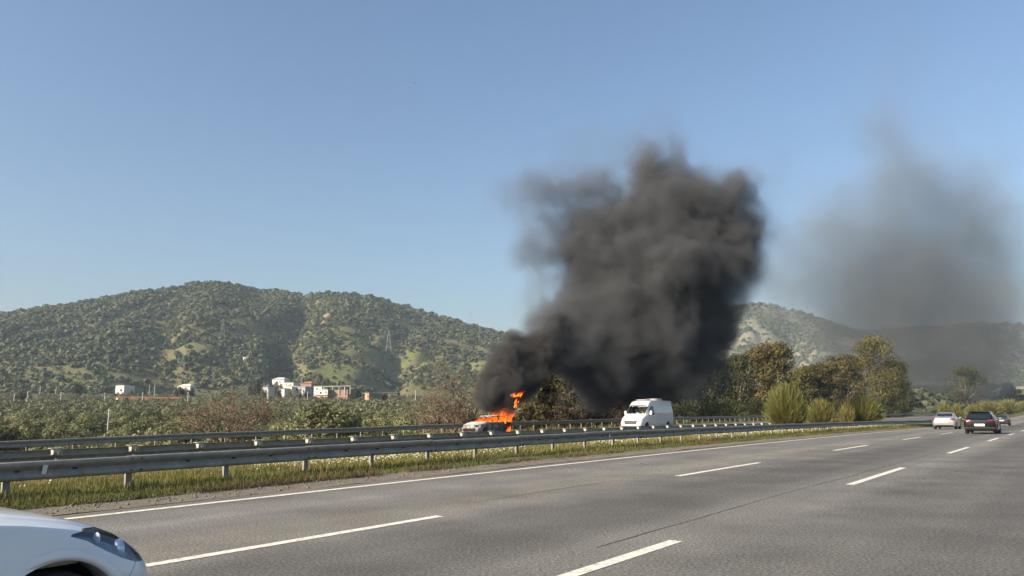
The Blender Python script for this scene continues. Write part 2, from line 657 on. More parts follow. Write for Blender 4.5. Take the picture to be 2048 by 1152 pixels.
def hill(name, sil, Rb, Rr, mat, seed, ravine=None, amp=14.0, zoff=-3.0, rows=70, sink=-5, pow_=1.18, dpx=7):
    """a hill whose skyline follows the outline given as (pixel x, pixel y); returns the surface sampler"""
    pts = []
    for (x, y) in sil:
        d = pdir(x, y)
        pts.append((math.atan2(d[0], d[1]), d[2] / math.hypot(d[0], d[1])))
    pts.sort()
    A = np.array([p[0] for p in pts])
    T = np.array([p[1] for p in pts])
    azs = np.arange(A[0], A[-1], dpx / F * .8)
    te = np.interp(azs, A, T)
    ker = np.hanning(7)
    te = np.convolve(np.pad(te, 3, 'edge'), ker / ker.sum(), 'valid')
    ts = np.concatenate([np.linspace(0, 1, rows), np.linspace(1.03, 1.6, 14)])
    Rrv = Rr * (1 + .10 * (fbm(azs * 9 + 3, azs * 0 + seed, 2, seed) - .5))
    zr = EYE + Rrv * te + zoff
    AA, TT = np.meshgrid(azs, ts, indexing='ij')
    r = Rb + (Rrv[:, None] - Rb) * TT
    zb = valley(np.array(float(Rb))) + sink
    tcl = np.clip(TT, 0, 1)
    Z = zb + (zr[:, None] - zb) * tcl ** pow_
    X, Y = r * np.sin(AA), r * np.cos(AA)
    bump = (fbm(X / 210 + seed, Y / 210, 5, seed) - .5) * 2
    gul = np.abs(fbm(X / 90 + 7 * seed, Y / 260, 3, seed + 9) - .5) * 2
    env = np.sin(np.pi * np.clip(tcl, 0, 1)) ** .7
    Z = Z + env * (amp * bump - amp * .9 * np.exp(-(gul / .16) ** 2))
    if ravine:
        for (x0, x1, wpx, dep) in ravine:
            c = az_of(x0) + (az_of(x1) - az_of(x0)) * tcl + .006 * np.sin(tcl * 9)
            q = (AA - c) / (wpx / F)
            # steep on the far (sunny) side, gentler on the near one
            q = np.where(q > 0, q * 1.5, q)
            Z = Z - dep * np.exp(-q * q) * np.sin(np.pi * np.clip(tcl * .97 + .03, 0, 1)) ** .6
    back = np.clip(TT - 1, 0, 1) / .6
    Z = Z - back * (zr[:, None] - zb) * .9
    V = np.stack([X, Y, Z], -1).reshape(-1, 3)
    o = link(name, np_mesh(name, V, grid_faces(len(azs), len(ts))[:, ::-1], True), MATS[mat])
    o['kind'] = 'structure'

    def sample(a, t):
        ia = np.clip((a - azs[0]) / (azs[1] - azs[0]), 0, len(azs) - 1.001)
        it = np.interp(t, ts, np.arange(len(ts)))
        i0, j0 = ia.astype(int), np.minimum(it.astype(int), len(ts) - 2)
        fa, ft = ia - i0, it - j0
        G = np.stack([X, Y, Z], -1)
        w = lambda u: u[:, None]
        return (G[i0, j0] * w((1 - fa) * (1 - ft)) + G[i0 + 1, j0] * w(fa * (1 - ft)) + G[i0, j0 + 1] * w((1 - fa) * ft) + G[i0 + 1, j0 + 1] * w(fa * ft))
    return o, sample, (azs[0], azs[-1])


SIL_L = [(-700, 700), (-400, 680), (-200, 652), (-60, 636), (0, 627), (60, 615), (130, 608), (200, 596), (270, 581), (340, 575), (385, 564), (430, 561), (470, 567), (510, 577),
         (560, 578), (590, 585), (603, 590), (625, 584), (700, 584), (760, 594), (820, 610), (880, 630), (940, 648), (1000, 663), (1060, 682), (1150, 706), (1300, 735), (1450, 760)]
hill_l, smp_l, az_l = hill('hill_left', SIL_L, 640, 1280, 'hill_turf', 3, ravine=[(548, 606, 30, 36), (300, 350, 60, 16), (760, 830, 40, 14)])
SIL_M = [(1000, 735), (1200, 690), (1300, 662), (1380, 640), (1440, 620), (1470, 611), (1520, 606), (1545, 609), (1575, 617), (1620, 629), (1650, 640), (1690, 655), (1740, 672), (1850, 700), (2000, 730), (2200, 760)]
hill_m, smp_m, az_m = hill('hill_middle', SIL_M, 1150, 2000, 'hill_scrubland', 11, ravine=[(1420, 1480, 40, 30), (1600, 1590, 30, 24)], amp=22)
SIL_R = [(1500, 690), (1640, 672), (1720, 664), (1760, 660), (1810, 655), (1850, 652), (1880, 657), (1920, 650), (1960, 646), (2010, 647), (2060, 652), (2160, 640), (2300, 650), (2600, 690), (2900, 720)]
hill_r, smp_r, az_r = hill('hill_far', SIL_R, 1500, 2700, 'hill_scrubland', 23, ravine=[(1900, 1870, 50, 40)], amp=26)


# ------------------------------------------------------------------ vegetation helpers
def ico(sub=1):
    bm = bmesh.new()
    bmesh.ops.create_icosphere(bm, subdivisions=sub, radius=1)
    V = np.array([v.co[:] for v in bm.verts])
    Fq = np.array([[v.index for v in f.verts] for f in bm.faces])
    bm.free()
    return V, Fq


ICO_V, ICO_F = ico(2)


def scatter_clumps(name, pts, size, tint, mat, label, seed=1, nq=26):
    """thousands of far bushes in one mesh, each a ball of leaf masses"""
    g_ = np.random.default_rng(seed)
    n = len(pts)
    dr = g_.normal(size=(n * nq, 3))
    dr /= np.linalg.norm(dr, axis=1)[:, None]
    dr[:, 2] = np.where(dr[:, 2] < -.35, -dr[:, 2], dr[:, 2])
    sz = np.repeat(size, nq)
    c = np.repeat(pts, nq, 0) + dr * (sz * (.55 + .5 * g_.random(n * nq)))[:, None] * np.array([1, 1, .78])
    c[:, 2] += sz * .5
    nr = dr + .28 * g_.normal(size=dr.shape)
    nr /= np.linalg.norm(nr, axis=1)[:, None]
    u = np.cross(nr, g_.normal(size=dr.shape))
    u /= np.linalg.norm(u, axis=1)[:, None]
    v = np.cross(nr, u)
    a, b = (sz * (.28 + .22 * g_.random(n * nq)))[:, None], (sz * (.24 + .2 * g_.random(n * nq)))[:, None]
    V = np.stack([c - u * a, c - v * b, c + u * a, c + v * b], 1).reshape(-1, 3)
    tv = np.clip(np.repeat(tint, nq) + (g_.random(n * nq) - .5) * .25, 0, 1)
    o = link(name, np_mesh(name, V, np.arange(len(V)).reshape(-1, 4), False, tint=np.repeat(tv, 4)), MATS[mat])
    o['kind'] = 'stuff'
    o['label'] = label
    o['category'] = 'trees'
    return o


def hill_trees(name, smp, azr, n, Rb, Rr, size, label, mat, seed, thin, lo=0.0):
    g_ = np.random.default_rng(seed)
    a = azr[0] + (azr[1] - azr[0]) * g_.random(n)
    t = np.sqrt(lo + (1.04 - lo) * g_.random(n))
    p_ = smp(a, t)
    keep = g_.random(n) < thin(a, t, p_)
    p_, t = p_[keep], t[keep]
    sz = size * (.45 + 1.25 * g_.random(len(p_)) ** 2.6)
    return scatter_clumps(name, p_, sz, g_.random(len(p_)) * .7 + .05, mat, label, seed=seed)


def thin_left(a, t, p_):
    # the slope to the right of the ravine is open, terraced meadow; the ravine and the upper slopes are wooded
    dens = fbm(p_[:, 0] / 70, p_[:, 1] / 70, 4, 31)
    px = 1024 + F * np.tan(a)
    opened = np.clip((px - 620) / 60, 0, 1) * np.clip((.78 - t) / .25, 0, 1)
    thr = .28 + .20 * opened
    c = np.clip((dens - thr) / .12, 0, 1) * .88 + .10
    rav = np.abs(px - (548 + 58 * t)) < 18
    return np.where(rav, 1.0, c)


hill_trees('hillside_trees', smp_l, (az_of(-160), az_of(1130)), 28000, 640, 1280, 2.9, 'dark grey-green trees and scrub covering the hillside behind the village', 'leaf_scrub', 41, thin_left)
hill_trees('hillside_scrub', smp_m, (az_of(1380), az_of(2250)), 20000, 1150, 2000, 4.4, 'patchy dark scrub on the hill with mast towers on its crest', 'leaf_scrub', 42,
           lambda a, t, p_: np.clip((fbm(p_[:, 0] / 90, p_[:, 1] / 90, 4, 51) - .40) / .1, .08, 1), lo=.0)
hill_trees('hillside_scrub', smp_r, (az_of(1700), az_of(2150)), 12000, 1500, 2700, 5.6, 'patchy scrub on the hazy far hillside beyond the traffic', 'leaf_scrub_grey', 43,
           lambda a, t, p_: np.clip((fbm(p_[:, 0] / 110, p_[:, 1] / 110, 4, 61) - .41) / .1, .08, 1), lo=.0)

# rock faces beside the ravine
for i, (px, t0, w_) in enumerate([(652, .70, 6.5), (642, .64, 5), (660, .75, 4)]):
    V, Fq = ico(3)
    g_ = np.random.default_rng(90 + i)
    c = smp_l(np.array([az_of(px)]), np.array([t0]))[0]
    dsp = np.array([mnoise.fractal(Vector(v * 1.7 + i * 5), 1.0, 2.0, 4) for v in V])
    V = V * (1 + .5 * dsp)[:, None] * np.array([w_, w_ * .8, w_ * 1.0])
    o = link('rock_outcrop', np_mesh('rock_outcrop', V, Fq), MATS['rock_tan'], None, tuple(c + [0, 0, 1]))
    tag(o, ['largest tan rock face beside the wooded ravine', 'low tan rock face under the largest one by the ravine', 'small upper tan rock above the largest rock face'][i], 'rock', 'rocks beside the ravine')


# ------------------------------------------------------------------ guardrails
def beam_mesh(L, name='rail_beam', n=1):
    half = [(.015, .155), (.045, .152), (.073, .134), (.083, .105), (.078, .078), (.045, .04), (.014, .016), (.006, 0)]
    pr = half + [(y, -z) for y, z in half[-2::-1]]
    th = .006
    pr2 = [(y - th, z * .985) for y, z in pr]
    loop = pr + pr2[::-1]
    k = len(loop)
    vs = []
    for i in range(n + 1):
        for (y, z) in loop:
            vs.append((L * i / n, -y, z))
    fs = [(i * k + j, i * k + (j + 1) % k, (i + 1) * k + (j + 1) % k, (i + 1) * k + j) for i in range(n) for j in range(k)]
    return MB().add(vs, fs + [tuple(range(k))[::-1], tuple(range(n * k, n * k + k))]).mesh(name, True, 50)


def post_mesh(zt, zb, w=.11, dpt=.055):
    m = MB()
    t = .008
    m.box(-w / 2, w / 2, 0, t, zb, zt)
    m.box(-w / 2, -w / 2 + t, t, dpt, zb, zt)
    m.box(w / 2 - t, w / 2, t, dpt, zb, zt)
    m.box(-w / 2 + t, -w / 2 + t + .02, dpt - t, dpt, zb, zt)
    m.box(w / 2 - t - .02, w / 2 - t, dpt - t, dpt, zb, zt)
    return m.mesh('post')


def spacer_mesh():
    m = MB()
    m.box(-.155, .155, -.17, .03, .150, .160)         # flange on top, catching the sun
    m.box(-.085, .085, -.15, -.142, .035, .118)       # block hanging below it
    m.box(-.085, -.077, -.142, 0, .0, .150)
    m.box(.077, .085, -.142, 0, .0, .150)
    m.box(-.12, .12, -.16, .01, -.012, -.004)
    m.box(.115, .135, -.15, -.14, -.05, .10)
    return m.mesh('spacer')


def seg_matrix(s0, s1, d, zf):
    a, b = P(s0, d, zf(s0)), P(s1, d, zf(s1))
    v = b - a
    return tuple(a), (0, -math.atan2(v[2], math.hypot(v[0], v[1])), math.atan2(v[1], v[0]))


BEAM = beam_mesh(4.16)
POST_N, POST_M, POST_F = post_mesh(.10, -.75), post_mesh(-.06, -.75, .055), post_mesh(.10, -.9, .06)
SPACER = spacer_mesh()
bm_ = MB()
bm_.lathe([(.017, -.105), (.017, -.086), (.001, -.085)], 'y', 8, (0, 0, .1))
BOLT = bm_.mesh('bolt')
bm_ = MB()
bm_.lathe([(.02, -.02), (.02, -.004), (.001, -.003)], 'y', 8)
BOLT2 = bm_.mesh('bolt')
for me_, mt in ((BEAM, 'galvanised'), (POST_N, 'galvanised_post'), (POST_M, 'galvanised_pale'), (POST_F, 'galvanised_post'), (SPACER, 'galvanised_pale'), (BOLT, 'dark_bolt'), (BOLT2, 'dark_bolt')):
    me_.materials.append(MATS[mt])


def guardrail(label, d, zf, s0, s1, post_s, flip, post, post_off, spacers=False, bolts=False):
    root = thing('guardrail', label, 'guardrail', tuple(P(s0, d, 0)), 0, 'guardrails along the motorway')
    inv = Matrix.Translation(root.location).inverted()

    def put(name, me, M4):
        o = bpy.data.objects.new(name, me)
        COL.objects.link(o)
        o.parent = root
        o.matrix_parent_inverse = Matrix()
        o.matrix_local = inv @ M4
        return o
    s = s0
    k = 0
    while s < s1:
        e = s + 4.0
        a, b = P(s, d, zf(s)), P(e, d, zf(e))
        v = b - a
        rz, ry = math.atan2(v[1], v[0]), -math.atan2(v[2], math.hypot(v[0], v[1]))
        if flip:
            M4 = Matrix.Translation(tuple(b)) @ Matrix.Rotation(rz + math.pi, 4, 'Z') @ Matrix.Rotation(-ry, 4, 'Y')
        else:
            M4 = Matrix.Translation(tuple(a)) @ Matrix.Rotation(rz, 4, 'Z') @ Matrix.Rotation(ry, 4, 'Y')
        jig = ((k * 37) % 11 - 5) * .0012
        M4 = M4 @ Matrix.Translation((0, jig - (.004 if k % 2 else 0), jig * 2))
        put('rail_beam', BEAM, M4)
        if bolts and s < 60:
            for bx, bz in ((.06, .0), (.24, .0), (.06, -.2), (.24, -.2)):
                put('bolt', BOLT, M4 @ Matrix.Translation((bx, 0, bz)))
            for bx in (1.2, 2.2, 3.1):
                put('slot', BOLT2, M4 @ Matrix.Translation((bx, -.012, 0)) @ Matrix.Scale(2.3, 4, (1, 0, 0)))
        s = e
        k += 1
    # the run beyond, too small to pick apart
    ss = np.arange(s, 380, 8.0)
    half = np.array([(.015, .155), (.083, .105), (.006, 0), (.083, -.105), (.015, -.155)])
    sg = 1 if flip else -1
    V = np.concatenate([np.stack([P(q, d + sg * y, zf(q) + z) for (y, z) in half]) for q in ss])
    o = link('rail_run', np_mesh('rail_run', V, grid_faces(len(ss), 5), True), MATS['galvanised'], root)
    o['kind'] = 'stuff'
    o.matrix_local = inv
    for q in post_s:
        a = P(q, d + post_off, zf(q))
        h = heading(q)
        lean = ((int(q * 13) * 53) % 17 - 8) * .004
        Mp = Matrix.Translation(tuple(a)) @ Matrix.Rotation(h + (math.pi if flip else 0), 4, 'Z') @ Matrix.Rotation(lean, 4, 'Y')
        put('post', post, Mp)
        if spacers:
            b = P(q, d - .03, zf(q))
            put('spacer', SPACER, Matrix.Translation(tuple(b)) @ Matrix.Rotation(h, 4, 'Z') @ Matrix.Translation((0, 0, .04)))
    return root, put


z_near = lambda s: .708 - .155 + 0 * s
z_med = lambda s: .56 - .155 + 0 * s
z_far = lambda s: far_base(s) + .76 - .155
posts_n = [13.38 + 2 * k for k in range(-10, 62)]
gr1, put1 = guardrail('long steel guardrail nearest the white edge line, posts standing in grass', D_NEAR, z_near, 7.3 - 16, 139, posts_n, False, POST_N, .03, bolts=True)
posts_m = [9.12 + 2 * k for k in range(-8, 50)]
gr2, put2 = guardrail('steel guardrail of the far carriageway seen from behind with pale spacer blocks', D_MED, z_med, 8.1 - 16, 130, posts_m, True, POST_M, -.13, spacers=True)
posts_f = [27.27 + 2 * k for k in range(-18, 58)]
gr3, put3 = guardrail('farthest steel guardrail beyond the opposite carriageway in front of the trees', D_FAR, z_far, -11, 139, posts_f, False, POST_F, .03)
# trapezoid delineators in the trough of the near rail
RP = MB()
RP.add([(-.05, 0, -.075), (.02, 0, -.075), (.05, 0, .085), (-.03, 0, .085), (-.05, .004, -.075), (.02, .004, -.075), (.05, .004, .085), (-.03, .004, .085)],
       [(0, 1, 2, 3), (7, 6, 5, 4), (0, 4, 5, 1), (1, 5, 6, 2), (2, 6, 7, 3), (3, 7, 4, 0)])
RPM = RP.mesh('delineator')
RPM.materials.append(MATS['reflector_plate'])
for q in (5.9, 24.9, 43.6, 62, 81):
    a = P(q, D_NEAR - .088, z_near(q))
    put1('delineator', RPM, Matrix.Translation(tuple(a)) @ Matrix.Rotation(heading(q), 4, 'Z'))


# ------------------------------------------------------------------ grass, flowers, stones
def blades(name, s, d, h, w, tint, mat, label, zf, lean=.35, seed=3):
    g_ = np.random.default_rng(seed)
    n = len(s)
    base = P(s, d, zf(s, d) - .01)
    a = g_.random(n) * 6.283
    u = np.stack([np.cos(a), np.sin(a), 0 * a], -1)
    b = g_.random(n) * 6.283
    l_ = np.stack([np.cos(b), np.sin(b), 0 * b], -1) * (h * lean * g_.random(n))[:, None]
    tip = base + l_ + np.array([0, 0, 1.0]) * h[:, None]
    mid = base + l_ * .35 + np.array([0, 0, .55]) * h[:, None]
    V = np.stack([base - u * w[:, None] * .5, base + u * w[:, None] * .5, mid + u * w[:, None] * .4, tip, mid - u * w[:, None] * .4], 1).reshape(-1, 3)
    i = np.arange(n)[:, None] * 5
    Fq = np.concatenate([i + [0, 1, 2], i + [0, 2, 4], i + [4, 2, 3]], 0)
    o = link(name, np_mesh(name, V, Fq, False, tint=np.repeat(tint, 5)), MATS[mat])
    tag(o, label, 'grass', None, 'stuff')
    return o


def samp_s(n, a, b, off=14.0):
    u = rng.random(n)
    return (a + off) * ((b + off) / (a + off)) ** u - off


n = 150000
s_ = samp_s(n, 1, 135, 4)
d_ = 13.0 + 8.2 * rng.random(n) ** 1.5
patch = fbm(s_ / 2.2, d_ / 1.3, 3, 71)
near_edge = np.clip((d_ - 13.0) / 1.2, 0, 1)
big = np.clip((s_ - 20) / 80, 0, 1)
h_ = (.035 + .13 * near_edge * patch + .07 * rng.random(n) ** 2) * (1 + .3 * big)
w_ = .012 + .02 * big + .006 * rng.random(n)
lush = np.clip((.52 - patch) * 4, -.5, .5)
tint = np.clip(.42 + .40 * (patch - .45) * 2 + (rng.random(n) - .5) * .4 - .30 * (1 - near_edge), 0, 1)
keep = rng.random(n) < np.clip(patch * 2.2 - .25, .15, 1)
blades('grass', s_[keep], d_[keep], h_[keep], w_[keep], tint[keep], 'grass_blade', 'green and yellowing grass growing along the median under the guardrail', med_z)
n = 22000
s_ = samp_s(n, 1, 130, 4)
d_ = 13.7 + 7.0 * rng.random(n)
patch = fbm(s_ / 3.1, d_ / 1.5, 3, 77)
keep = (rng.random(n) < np.clip((patch - .47) * 7, 0, 1))
s_, d_ = s_[keep], d_[keep]
blades('dry_grass', s_, d_, .10 + .24 * rng.random(len(s_)) ** 2, .008 + .016 * np.clip((s_ - 15) / 80, 0, 1) + .003 * rng.random(len(s_)), rng.random(len(s_)), 'grass_dry', 'tall straw-coloured dry grass stalks in the median', med_z, .6, 5)
# reddish dead weeds at the edge of the gravel
n = 5000
s_ = samp_s(n, 8, 90, 4)
d_ = 12.95 + .25 * rng.random(n)
keep = fbm(s_ / 1.3, d_ * 0 + 2, 3, 83) > .52
s_, d_ = s_[keep], d_[keep]
blades('dead_weeds', s_, d_, .05 + .15 * rng.random(len(s_)), .012 + 0 * s_, rng.random(len(s_)) * .5, 'leaf_dry', 'reddish dead weeds along the edge of the gravel shoulder', med_z, 1.0, 6)
n = 26000
s_ = samp_s(n, -10, 140, 14)
d_ = 37.75 + 6 * rng.random(n) ** 1.6
blades('verge_grass', s_, d_, .15 + .38 * rng.random(n), .035 + .03 * rng.random(n), rng.random(n) * .7 + .2, 'grass_blade', 'rough grass on the verge behind the farthest guardrail', verge_z, .5, 8)
# opposite road's inner verge
n = 14000
s_ = samp_s(n, -4, 120, 10)
d_ = 21.3 + .9 * rng.random(n)
blades('median_weeds', s_, d_, .08 + .22 * rng.random(n), .02 + .02 * rng.random(n), rng.random(n) * .6, 'grass_blade', 'weeds under the spacer-block guardrail beside the far carriageway', med_z, .5, 9)

# white flowers
n = 24000
s_ = samp_s(n, 1, 120, 4)
d_ = 14.4 + 6.6 * rng.random(n)
patch = fbm(s_ / 4.5 + 3, d_ / 1.6, 3, 91)
keep = rng.random(n) < np.clip((patch - .40) * 5, 0.03, 1)
s_, d_ = s_[keep], d_[keep]
n = len(s_)
c = P(s_, d_, med_z(s_, d_) + .07 + .15 * rng.random(n))
nr = rng.normal(size=(n, 3)) * .55 + np.array([-.3, -.5, .8])
nr /= np.linalg.norm(nr, axis=1)[:, None]
u = np.cross(nr, rng.normal(size=(n, 3)))
u /= np.linalg.norm(u, axis=1)[:, None]
v = np.cross(nr, u)
sz = (.013 + .011 * rng.random(n)) * (1 + .5 * np.clip((s_ - 15) / 60, 0, 1))
ang = np.arange(6) * math.pi / 3
V = c[:, None, :] + sz[:, None, None] * (np.cos(ang)[None, :, None] * u[:, None, :] + np.sin(ang)[None, :, None] * v[:, None, :])
o = link('wild_flowers', np_mesh('wild_flowers', V.reshape(-1, 3), np.arange(n * 6).reshape(n, 6), False, tint=np.repeat(rng.random(n), 6)), MATS['petal'])
tag(o, 'small white daisies flowering in the grass of the median', 'flowers', None, 'stuff')

# loose stones on the gravel shoulder
V0, F0 = ico(1)
n = 2600
s_ = samp_s(n, 2, 60, 4)
d_ = 12.32 + .9 * rng.random(n) ** .7
sz = .006 + .028 * rng.random(n) ** 4
c = P(s_, d_, np.interp(d_, [12.2, 12.8, 13.3], [.01, .03, .09]))
V = V0[None] * (1 + .5 * (rng.random((n, len(V0), 1)) - .5)) * sz[:, None, None] * np.array([1, 1, .7]) + c[:, None, :]
o = link('gravel', np_mesh('gravel', V.reshape(-1, 3), (F0[None] + (np.arange(n) * len(V0))[:, None, None]).reshape(-1, 3), False, tint=np.repeat(rng.random(n), len(V0))), MATS['shoulder_gravel'])
tag(o, 'loose stones scattered on the gravel shoulder', 'gravel', None, 'stuff')


# ================================================================== trees and shrubs
def leaf_quads(c, size, g_, up=.0, out=None, aspect=.55):
    """rhombic leaf sprays: c (n,3) centres, size (n,)"""
    n = len(c)
    nr = g_.normal(size=(n, 3))
    if out is not None:
        nr = nr * .5 + out * .95
    nr[:, 2] += up
    nr /= np.linalg.norm(nr, axis=1)[:, None] + 1e-9
    u = np.cross(nr, g_.normal(size=(n, 3)))
    u /= np.linalg.norm(u, axis=1)[:, None] + 1e-9
    v = np.cross(nr, u)
    s1, s2 = size[:, None] * .5, size[:, None] * .5 * aspect
    V = np.stack([c - u * s1, c - v * s2, c + u * s1, c + v * s2], 1)
    return V.reshape(-1, 3)


def crown_mesh(name, clumps, n_leaf, leaf, g_, tint0=.5, tvar=.5, shell=.55, aspect=.55):
    """clumps: (x, y, z, r) rows; leaves fill each clump, denser towards its outside"""
    cl = np.asarray(clumps, float)
    w = cl[:, 3] ** 2
    k = g_.choice(len(cl), n_leaf, p=w / w.sum())
    dr = g_.normal(size=(n_leaf, 3))
    dr /= np.linalg.norm(dr, axis=1)[:, None]
    rr = shell + (1 - shell) * g_.random(n_leaf) ** .5
    rr *= .75 + .5 * g_.random(n_leaf)
    p_ = cl[k, :3] + dr * (rr * cl[k, 3])[:, None] * np.array([1, 1, .8])
    sz = leaf * (.6 + .8 * g_.random(n_leaf))
    ct = g_.random(len(cl))
    tint = np.clip(tint0 + tvar * (ct[k] - .5) + .34 * (g_.random(n_leaf) - .5), 0, 1)
    V = leaf_quads(p_, sz, g_, out=dr, aspect=aspect)
    return np_mesh(name, V, np.arange(n_leaf * 4).reshape(-1, 4), False, tint=np.repeat(tint, 4))


def limbs_mesh(name, base_r, fork, targets, g_, lean=(0, 0), n=6, depth=-.3):
    """a tapered trunk that forks into bent limbs reaching the given points"""
    m = MB()
    f = np.array([lean[0], lean[1], fork])
    mid = f * .5 + np.array([g_.normal() * .06 * fork, g_.normal() * .06 * fork, 0])
    m.bar((0, 0, depth), mid, base_r * 1.25, base_r, n)
    m.bar(mid, f, base_r, base_r * .8, n)
    for t in targets:
        t = np.array(t[:3])
        k = f * .45 + t * .55 + g_.normal(size=3) * .10 * np.linalg.norm(t - f)
        m.bar(f, k, base_r * .55, base_r * .35, 5)
        m.bar(k, t, base_r * .35, base_r * .08, 4)
    return m.mesh(name, True)


def crown_clumps(g_, n, rx, rz, zc, r0, r1, ry=None):
    out = []
    ry = ry or rx
    for i in range(n):
        d = g_.normal(size=3)
        d /= np.linalg.norm(d)
        q = g_.random() ** .45
        out.append((d[0] * q * rx, d[1] * q * ry, zc + d[2] * q * rz, r0 + (r1 - r0) * g_.random()))
    return out


# olive trees: six forms
OLIVES = []
for i in range(6):
    g_ = np.random.default_rng(200 + i)
    H = 4.3 + g_.random() * 1.0
    cl = crown_clumps(g_, 26, 2.0 + .4 * g_.random(), 1.45, H * .62, .7, 1.15)
    crown = crown_mesh('crown', cl, 6200, .26, g_, .48, .6, .62, .7)
    crown.materials.append(MATS['leaf_olive'])
    tr = limbs_mesh('trunk', .17, 1.1, cl[::3], g_, (g_.normal() * .15, g_.normal() * .15))
    tr.materials.append(MATS['bark'])
    OLIVES.append((tr, crown))

# grove positions: a jittered planting grid over the valley floor
pos = []
for ix in range(-90, 60):
    for iy in range(10, 75):
        x = ix * 6.9 + (iy % 2) * 3.4 + rng.normal() * 1.1
        y = iy * 6.9 + rng.normal() * 1.1
        if y < 70 or y > 490:
            continue
        s, d = sd_of(np.array(x), np.array(y))
        px = 1024 + F * x / y
        if d < 56 or px < -90 or px > 1120:
            continue
        if fbm(np.array(x / 40), np.array(y / 40), 2, 5) < .27:
            continue
        pos.append((math.hypot(x, y), x, y))
pos.sort()
for k, (r_, x, y) in enumerate(pos[:300]):
    z = float(ground_full(np.array(x), np.array(y)))
    tr, cr = OLIVES[k % 6]
    root = thing('olive_tree', 'grey-green olive tree in the grove beyond the farthest guardrail', 'olive tree', (x, y, z), rng.random() * 6.28, 'olive trees of the grove')
    sc = .82 + .55 * rng.random()
    root.scale = (sc * 1.05, sc * 1.05, sc)
    link('trunk', tr, None, root)
    link('crown', cr, None, root)
rest = np.array([(x, y) for (_, x, y) in pos[300:]])
nz = len(rest)
gz = ground_full(rest[:, 0], rest[:, 1])
g_ = np.random.default_rng(77)
LEAFN = 220
dr = g_.normal(size=(nz * LEAFN, 3))
dr /= np.linalg.norm(dr, axis=1)[:, None]
cc = np.repeat(np.stack([rest[:, 0], rest[:, 1], gz + 2.7 + .8 * g_.random(nz)], -1), LEAFN, 0)
lob = 1 + .25 * np.sin(dr[:, 0] * 5 + np.repeat(g_.random(nz) * 6, LEAFN)) * np.cos(dr[:, 2] * 4)
pp = cc + dr * (np.array([2.9, 2.9, 2.1]) * np.repeat(.8 + .45 * g_.random(nz), LEAFN)[:, None] * (lob * (.7 + .35 * g_.random(nz * LEAFN)))[:, None])
tint = np.clip(np.repeat(.25 + .5 * g_.random(nz), LEAFN) + .4 * (g_.random(nz * LEAFN) - .5), 0, 1)
V = leaf_quads(pp, .62 + .4 * g_.random(nz * LEAFN), g_, out=dr, aspect=.8)
o = link('olive_grove', np_mesh('olive_grove', V, np.arange(len(V)).reshape(-1, 4), False, tint=np.repeat(tint, 4)), MATS['leaf_olive_far'])
tag(o, 'far rows of the olive grove running up to the village', 'olive trees', None, 'stuff')


def s_at(px, d, py=800.0):
    lo, hi = -5.0, 650.0
    for _ in range(50):
        m = .5 * (lo + hi)
        p_ = P(m, d)
        x = 1024 + F * p_[0] / (p_[1] * math.cos(PITCH) + .05 * 0)
        if p_[1] < 1 or x < px:
            lo = m
        else:
            hi = m
    return .5 * (lo + hi)


def spot(px, d, sink=0.0):
    s = s_at(px, d)
    p_ = P(s, d)
    gzv = float(ground_full(np.array(p_[0]), np.array(p_[1])))
    if 37.6 < d < 49.5:
        gzv = max(gzv, float(P(s, d, verge_z(s, d))[2]))
    return np.array([p_[0], p_[1], gzv - sink])


def top_of(py, px, p_):
    """height above the ground at p_ of the pixel row py"""
    return float(at(px, py, p_[1])[2] - p_[2])


def gum_tree(px, d, py_top, halfw_px, mat, label, seed, name='gum_tree', leaf=.42, nleaf=5200, bark='bark_pale', group='tall trees beside the opposite carriageway', low=.25, dens=1.0):
    g_ = np.random.default_rng(seed)
    p_ = spot(px, d)
    H = top_of(py_top, px, p_)
    rx = halfw_px / F * p_[1]
    root = thing(name, label, 'tree', tuple(p_), 0, group)
    nc = int(64 * dens)
    cl = []
    for i in range(nc):
        zz = low + (1 - low) * g_.random() ** .9
        wid = rx * .85 * (1 - .55 * max(0, (zz - .6) / .4) ** 1.5) * (.7 + .3 * min(1, (zz - low + .1) / .3))
        a = g_.random() * 6.283
        q = g_.random() ** .5
        r_ = (.12 + .10 * g_.random()) * H * .62
        cl.append((math.cos(a) * q * wid, math.sin(a) * q * wid, H * zz - r_ * .6 * (zz > .9), min(r_, rx * .55)))
    cl.append((g_.normal() * .1 * rx, 0, H - .09 * H, .08 * H))
    cr = crown_mesh('crown', cl, nleaf, leaf, g_, .42, .6, .5)
    link('crown', cr, MATS[mat], root)
    tr = limbs_mesh('trunk', max(.14, H * .017), H * .28, [c for c in cl if c[2] > .4 * H][::3], g_, (g_.normal() * .4, g_.normal() * .3))
    link('trunk', tr, MATS[bark], root)
    return root


